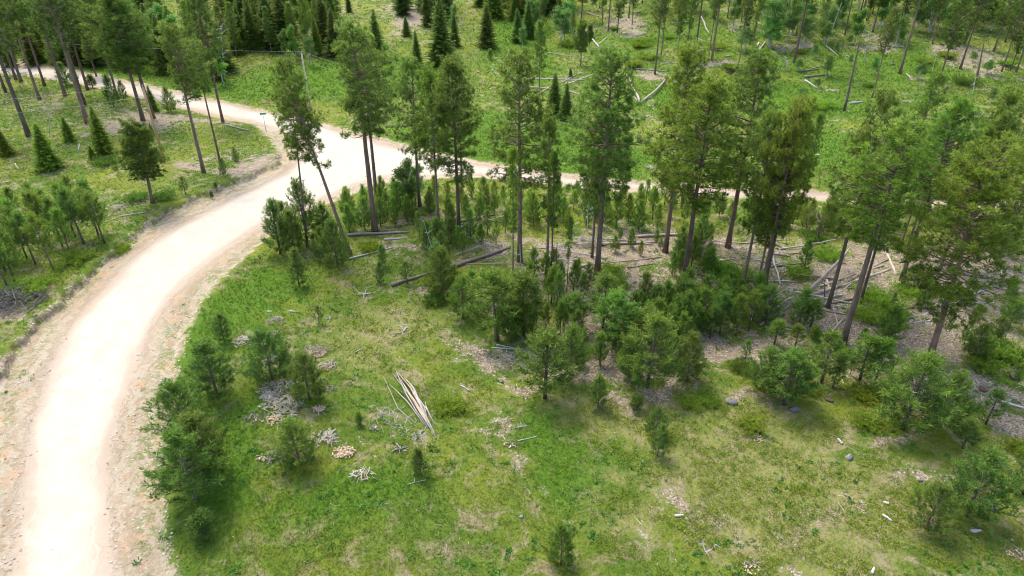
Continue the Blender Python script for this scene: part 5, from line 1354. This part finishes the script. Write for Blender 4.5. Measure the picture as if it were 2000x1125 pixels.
def branch_thing(u, v, spread, h, label, seed, n=7, mat=None, name='dead_branch', cat='dead branch', flat=True):
    r = np.random.default_rng(seed); x, y = gp(u, v); g = Geo()
    for i in range(n):
        a = i * 6.28 / n + r.normal(0, .4); L = spread * r.uniform(.5, 1.1)
        e = np.array([math.cos(a) * L, math.sin(a) * L, r.uniform(.1, 1) * h])
        m_ = e * .5 + r.normal(0, .12 * spread, 3); m_[2] = abs(m_[2]) + .05
        tube(g, [(0, 0, .06), m_, e], [.045, .03, .012], 4, cap=False)
        for q in range(3):
            t = m_ + (e - m_) * r.random(); t2 = t + r.normal(0, .3 * spread, 3) * [1, 1, .5]; t2[2] = max(t2[2], .03)
            tube(g, [t, t2], [.02, .006], 3, cap=False)
    o = link(name, g.mesh(name, [mat or M_GREYW], True)); o.location = (x, y, hz(x, y))
    o.color = (1.15, 1.15, 1.1, 1)
    tag(o, label, cat)
branch_thing(712, 578, 1.0, .9, 'star-shaped white dead branch standing on the lawn', 1)
branch_thing(790, 649, .9, .3, 'white antler-like dead branch lying on the lawn', 2, 5)
branch_thing(645, 625, .35, .2, 'small grey twig knot on the lawn between piles', 3, 5)
branch_thing(695, 620, .4, .2, 'small dark twig knot right of the wispy tiny pine', 6, 5, M_LOGD)
branch_thing(1378, 1080, .5, .9, 'pale forked twig sticking up near the bottom edge', 4, 3)
branch_thing(1018, 835, .5, .6, 'thin white twig standing at the corner of the dark grass', 5, 3)
branch_thing(548, 428, 1.8, 1.6, 'white dead sapling branches against the gravel at the bend', 7, 6)
branch_thing(155, 300, .5, 1.6, 'pale dead stalk between the upper left spruces', 8, 3)

# the splintered trunk in the lawn
def splinter_trunk():
    b = gp(852, 860)
    e = bpy.data.objects.new('splintered_trunk', None); COL.objects.link(e); e.location = (b[0], b[1], hz(*b)); e.empty_display_size = .3
    tag(e, 'large splintered pale and red trunk lying in long slivers on the lawn', 'broken trunk')
    def W(u, v, z=0.0):
        q = gp(u, v); return np.array([q[0], q[1], hz(*q) + z]) - np.array(e.location)
    rr = np.random.default_rng(5)
    sl_ = [((852, 860), (805, 760), (772, 733), .13, 0), ((849, 850), (812, 768), (800, 742), .15, 0), ((846, 845), (806, 772), (786, 738), .07, 1), ((842, 842), (800, 780), (772, 742), .11, 0),
           ((836, 838), (795, 775), (778, 728), .09, 0), ((830, 835), (790, 790), (752, 748), .07, 0), ((848, 830), (834, 800), (828, 788), .09, 0), ((838, 835), (810, 790), (790, 765), .15, 1),
           ((846, 852), (825, 805), (806, 752), .12, 0), ((815, 832), (780, 800), (748, 740), .04, 0), ((826, 822), (790, 770), (760, 735), .05, 0)]
    for i, (p, q, s, w_, red) in enumerate(sl_):
        g = Geo()
        j = rr.normal(0, .13, (2, 3)) * [1, 1, .2]; P0, P1, P2 = W(*p, .06), W(*q, .16 + .12 * rr.random()) + j[0], W(*s, .10 + .25 * rr.random()) + j[1] * 2
        pts = [P0, (P0 + P1) / 2 + rr.normal(0, .05, 3), P1, (P1 + P2) / 2 + rr.normal(0, .05, 3), P2]
        tube(g, pts, np.array([.5, .9, 1, .7, .12]) * w_ * .62, 5, wob=.25, r_=rr)
        o = link('sliver', g.mesh('sliver', [M_REDW if red else M_GREYW]), e)
        o.color = (.95, .92, .86, 1) if not red else (1.05, 1.0, .98, 1)
    g = Geo()
    for i in range(110):
        f = rr.random(); c = W(745 + 90 * f + rr.normal(0, 9), 805 + 55 * f + rr.normal(0, 14), .05); d_ = rr.normal(0, 1, 3); d_[2] = 0; d_ *= .25 * rr.uniform(.5, 1.8) / np.linalg.norm(d_)
        tube(g, [c - d_, c + d_], [.02, .006], 4, cap=False)
    link('small_splinters', g.mesh('small_splinters', [M_GREYW]), e)
splinter_trunk()

# ---------------------------------------------------------------- dead standing trees
def snag(u, v, tu, tv, rad, label, nb=8, seed=0, mat=None, blen=1.2, crook=.0, top=True):
    r = np.random.default_rng(seed); x, y = gp(u, v); z0 = hz(x, y); tx, tz = top_at(y, tu, tv)
    e = bpy.data.objects.new('dead_tree', None); COL.objects.link(e); e.location = (x, y, z0); e.empty_display_size = .3
    tag(e, label, 'dead tree', 'dead standing trees')
    H = tz - z0; k = 8; s = np.linspace(0, 1, k)
    pts = np.column_stack([(tx - x) * s + np.cumsum(r.normal(0, crook + .01, k)) * s, np.cumsum(r.normal(0, .02, k)) * s, H * s]); pts[0, 2] = -.2
    g = Geo(); tube(g, pts, rad * (1 - .7 * s), 7); link('trunk', g.mesh('trunk', [mat or M_BARK], True), e)
    for i in range(nb):
        g = Geo()
        f = r.uniform(.35, 1.0); o = np.array([np.interp(f, s, pts[:, j]) for j in range(3)]); a = r.random() * 6.28; L = blen * r.uniform(.4, 1.3)
        e2 = o + L * np.array([math.cos(a), math.sin(a), r.uniform(-.1, .7)])
        tube(g, [o, (o + e2) / 2 + r.normal(0, .1 * L, 3), e2], [.045, .03, .01], 4, cap=False)
        for q in range(2):
            t = o + (e2 - o) * r.uniform(.4, .9); tube(g, [t, t + r.normal(0, .35 * L, 3)], [.02, .006], 3, cap=False)
        link('branch', g.mesh('branch', [mat or M_BARK], True), e)
    return e
snag(439, 152, 431, 50, .12, 'thin white dead tree in front of the dark forest edge', 16, 1, M_PALE, 1.6)
snag(1649, 217, 1682, 66, .26, 'tall dead snag with a curved dark limb at its top on the far slope', 12, 2, None, 1.8)
snag(1596, 474, 1606, 412, .17, 'dark crooked dead snag behind the lifted pale logs', 8, 3, M_BARK, 1.6, .12)
snag(1905, 165, 1923, 78, .24, 'broken-topped far trunk without branches near the upper right', 3, 4, None, .6)
snag(1898, 190, 1906, 150, .10, 'pale thin leaning dead stem below the broken-topped trunk', 5, 5, M_PALE, .8)
snag(1817, 152, 1831, 97, .07, 'thin white dead pole tree left of the far broad-crowned pine', 2, 6, M_PALE, .5)
snag(1687, 122, 1697, 62, .10, 'thin pale dead tree right of the tall dead snag', 10, 7, M_PALE, 1.4)
snag(1613, 90, 1645, 5, .09, 'white leaning bare stem in the bright leafy tree, longer one', 4, 8, M_PALE, .9)
snag(1610, 82, 1620, 20, .08, 'white leaning bare stem in the bright leafy tree, shorter one', 3, 9, M_PALE, .8)
snag(1615, 148, 1618, 118, .18, 'dark dead stub behind the dense round sapling', 2, 10, M_LOGD, .6)
snag(1537, 138, 1534, 110, .14, 'pale broken dead stem left of the far brown trunk', 8, 11, M_PALE, 1.5)
snag(901, 55, 912, 15, .09, 'white curved bare stem at the top right of the largest spruce', 2, 12, M_PALE, .8)
snag(852, 510, 826, 430, .05, 'thin white dead stem rising from the sapling above the dark log', 2, 13, M_PALE, .6)
snag(1017, 513, 1016, 478, .09, 'short white dead stick against the open crowned pine trunk', 1, 14, M_PALE, .5)
snag(1146, 455, 1150, 395, .06, 'bare grey branchy dead stem left of the thickest trunk', 8, 15, M_PALE, 1.3)
snag(96, 262, 97, 218, .07, 'grey dead stub among the upper left pines', 2, 16, M_PALE, .4)
snag(1234, 140, 1233, 126, .14, 'short dark stump-like stub on the far slope', 2, 17, M_LOGD, .5)
snag(1610, 583, 1612, 547, .06, 'thin dark dead sapling by the crossed log pile', 4, 18, M_TWIG, .6)
snag(1086, 545, 1088, 470, .05, 'bare thin dead pole behind the thin pair of pines', 2, 19, M_TWIG, .5)
snag(1118, 60, 1119, 30, .10, 'far short dead pole above the mossy slope', 1, 20, M_TWIG, .4)

def stump(u, v, r0, h, label, seed=0, dark=True):
    r = np.random.default_rng(seed); x, y = gp(u, v)
    e = bpy.data.objects.new('tree_stump', None); COL.objects.link(e); e.location = (x, y, hz(x, y)); e.empty_display_size = .3
    tag(e, label, 'tree stump')
    g = Geo(); tube(g, [(0, 0, -.1), (0, 0, .1), (0, 0, h * .6), (0, 0, h)], [r0 * 1.4, r0 * 1.12, r0, r0 * .97], 12, wob=.05, r_=r); link('bark', g.mesh('bark', [M_LOGD]), e)
    g = Geo(); tube(g, [(0, 0, h - .02), (0, 0, h + .015)], [r0 * .88, r0 * .86], 12); link('cut_top', g.mesh('cut_top', [M_TANW]), e)
stump(1782, 547, .24, .75, 'dark cut stump standing beside the dark leaning pine')
stump(1362, 478, .20, .5, 'low cut stump behind the broad golden-green pine', 1)

def rock(u, v, s, label, seed, col=(1, 1, 1)):
    r = np.random.default_rng(seed); x, y = gp(u, v); g = Geo(); n, m = 10, 6; V = []
    ph = r.random(4) * 6.28
    for i in range(m + 1):
        b = math.pi * i / m
        for j in range(n):
            a = 2 * math.pi * j / n
            q = 1 + .18 * math.sin(2 * a + ph[0]) + .14 * math.sin(3 * a + ph[1] + 2 * b) + .1 * math.sin(4 * b + ph[2]) + r.normal(0, .04)
            V.append((s * q * math.sin(b) * math.cos(a), s * q * .8 * math.sin(b) * math.sin(a), s * .62 * q * math.cos(b)))
    F = [(i * n + j, i * n + (j + 1) % n, (i + 1) * n + (j + 1) % n, (i + 1) * n + j) for i in range(m) for j in range(n)]
    g.add(V, F); o = link('rock', g.mesh('rock', [M_ROCK])); o.location = (x, y, hz(x, y) + s * .3); o.color = (*col, 1)
    tag(o, label, 'rock', 'rocks')
rock(1427, 787, .42, 'round grey rock right of the low shrub patch', 1, (.95, .9, .95)); rock(1446, 702, .36, 'dark rock below the dense wall of young pines', 2, (.6, .6, .6)); rock(1551, 802, .36, 'dark upright rock below the clump by the white chips', 3, (.55, .55, .6))
rock(1658, 895, .30, 'small two-tone rock alone on the green mat', 4, (1.0, 1.0, 1.0)); rock(1980, 738, .42, 'dark brown rock at the right edge on the chips', 5, (.5, .42, .38)); rock(1620, 783, .28, 'small dark rock left of the low bright juniper', 6, (.5, .45, .45))
rock(1919, 762, .34, 'brown rock on the chips above the small thin pine', 7, (.7, .5, .45)); rock(1796, 938, .20, 'tiny grey rock above the two lower right pines', 8); rock(1942, 997, .26, 'grey rock right of the lower right pine foot', 9, (.6, .6, .65)); rock(1018, 1013, .16, 'tiny grey rock low in the grass near the bottom', 10)
rock(1345, 88, .5, 'dark far rock above the bushy far pines', 11, (.5, .5, .5)); rock(1743, 127, .45, 'dark far rock on the grass left of a far brown trunk', 12, (.5, .5, .5)); rock(1906, 109, .5, 'blue-grey far rock under the upper right pines', 13, (.9, .95, 1.1)); rock(570, 126, .5, 'grey rock in the meadow left of the pale pole', 14, (.8, .7, .7))
rock(1645, 322, .3, 'pale small rock in the meadow gap at right', 15, (1.6, 1.6, 1.5)); rock(993, 111, .35, 'white small rock near the fluffy thicket tree', 16, (1.5, 1.5, 1.4)); rock(934, 142, .35, 'white small rock in the open meadow', 17, (1.5, 1.5, 1.4)); rock(1596, 305, .25, 'pale small rock left in the meadow gap', 18, (1.7, 1.7, 1.6))
for (u, v, L, lab, sd_) in [(1702, 1122, .5, 'small white stub of wood at the bottom edge', 1), (1645, 868, .5, 'pale flake of wood above the two-tone rock', 2), (1735, 985, .3, 'little pale chip of wood on the mat at lower right', 3)]:
    x, y = gp(u, v); o = link('wood_stub', log_mesh(L, .09, .08, sd_, M_GREYW, 0)); o.location = (x, y, hz(x, y) + .07); o.rotation_euler = (0, 0, sd_ * .9); o.color = (1.0, 1.0, 1.0, 1); tag(o, lab, 'piece of wood')

# ---------------------------------------------------------------- utility poles, wires, street sign
def pole(u, v, tu, tv, label, mat, seed):
    x, y = gp(u, v); z0 = hz(x, y); tx, tz = top_at(y, tu, tv)
    e = bpy.data.objects.new('utility_pole', None); COL.objects.link(e); e.location = (x, y, z0); e.empty_display_size = .3
    tag(e, label, 'utility pole', 'utility poles')
    T = np.array([tx - x, 0, tz - z0])
    g = Geo(); tube(g, [np.array([0, 0, -.5]), T * .5, T], [.19, .165, .13], 12); link('pole_shaft', g.mesh('shaft', [mat], True), e)
    g = Geo(); tube(g, [T + [0, 0, -.02], T + [0, 0, .12], T + [0, 0, .16], T + [0, 0, .3]], [.05, .10, .06, .07], 10); link('insulator', g.mesh('insulator', [M_INS], True), e)
    g = Geo(); tube(g, [T * .88 + [.12, -.02, 0], T * .88 + [.24, -.05, 0]], [.05, .06], 8); link('insulator', g.mesh('insulator', [M_INS], True), e)
    g = Geo(); tube(g, [T * .84 + [0, -.16, 0], T * .80 + [0, -.16, 0]], [.06, .06], 6); link('bracket', g.mesh('bracket', [M_STEEL]), e)
    return Vector((x, y, z0)) + Vector(T + [0, 0, .28]), Vector((x, y, z0)) + Vector(T * .88 + [.24, -.05, .05])
A1, A2 = pole(322, 318, 279, 170, 'orange-brown utility pole leaning a little at upper left', M_POLE, 1)
B1, B2 = pole(608, 219, 589, 104, 'pale wooden utility pole on the grass beyond the junction', M_POLEP, 2)
C1, C2 = pole(1332, 408, 1338, 290, 'utility pole hidden among the pines near the far road, mostly covered by the golden-green pine', M_POLEP, 3)
def wire(p, q, sag, label, r0=.011):
    pts = []
    for i in range(25):
        t = i / 24; v = p.lerp(q, t); v.z -= sag * 4 * t * (1 - t); pts.append(np.array(v))
    g = Geo(); tube(g, pts, r0, 5, cap=False); o = link('overhead_wire', g.mesh('overhead_wire', [M_WIRE], True)); tag(o, label, 'wire', 'overhead wires')
wire(A1, B1, 1.0, 'upper wire from the orange pole to the pale pole'); wire(A2, B2, 1.2, 'lower wire from the orange pole to the pale pole')
wire(B1, C1, 1.1, 'upper wire from the pale pole rightwards over the meadow'); wire(B2, C2, 1.3, 'lower wire from the pale pole rightwards over the meadow')
dl = Vector((-46, -13, .3)); wire(A1, A1 + dl, 1.0, 'upper wire from the orange pole leaving the photo at left'); wire(A2, A2 + dl, 1.3, 'lower wire from the orange pole leaving the photo at left')
wire(B1, Vector((B1.x - 120, B1.y + 34, B1.z + 1.0)), 1.8, 'high wire from the pale pole into the forest at upper left')

def box(g, c, s):
    c = np.array(c, float); s = np.array(s, float) / 2
    V = [c + s * [a, b, d_] for a in (-1, 1) for b in (-1, 1) for d_ in (-1, 1)]
    g.add(V, [(0, 1, 3, 2), (4, 6, 7, 5), (0, 4, 5, 1), (2, 3, 7, 6), (0, 2, 6, 4), (1, 5, 7, 3)])
def street_sign():
    x, y = gp(520, 257); e = bpy.data.objects.new('street_sign', None); COL.objects.link(e); e.location = (x, y, hz(x, y)); e.empty_display_size = .3
    tag(e, 'small green street sign on a thin post beside the junction', 'street sign')
    g = Geo(); tube(g, [(0, 0, -.2), (0, 0, 2.75)], [.035, .035], 8); link('post', g.mesh('post', [M_STEEL], True), e)
    for (z, ang) in ((2.95, R(12)), (2.62, R(-70))):
        g = Geo(); box(g, (0, 0, 0), (.95, .02, .28)); o = link('sign_blade', g.mesh('sign_blade', [M_GREEN]), e); o.location = (0, 0, z); o.rotation_euler = (0, 0, ang)
        g = Geo()
        for zz in (-.13, .13): box(g, (0, 0, zz), (.956, .026, .014))
        b = link('white_border', g.mesh('white_border', [M_WHITE]), o)
street_sign()
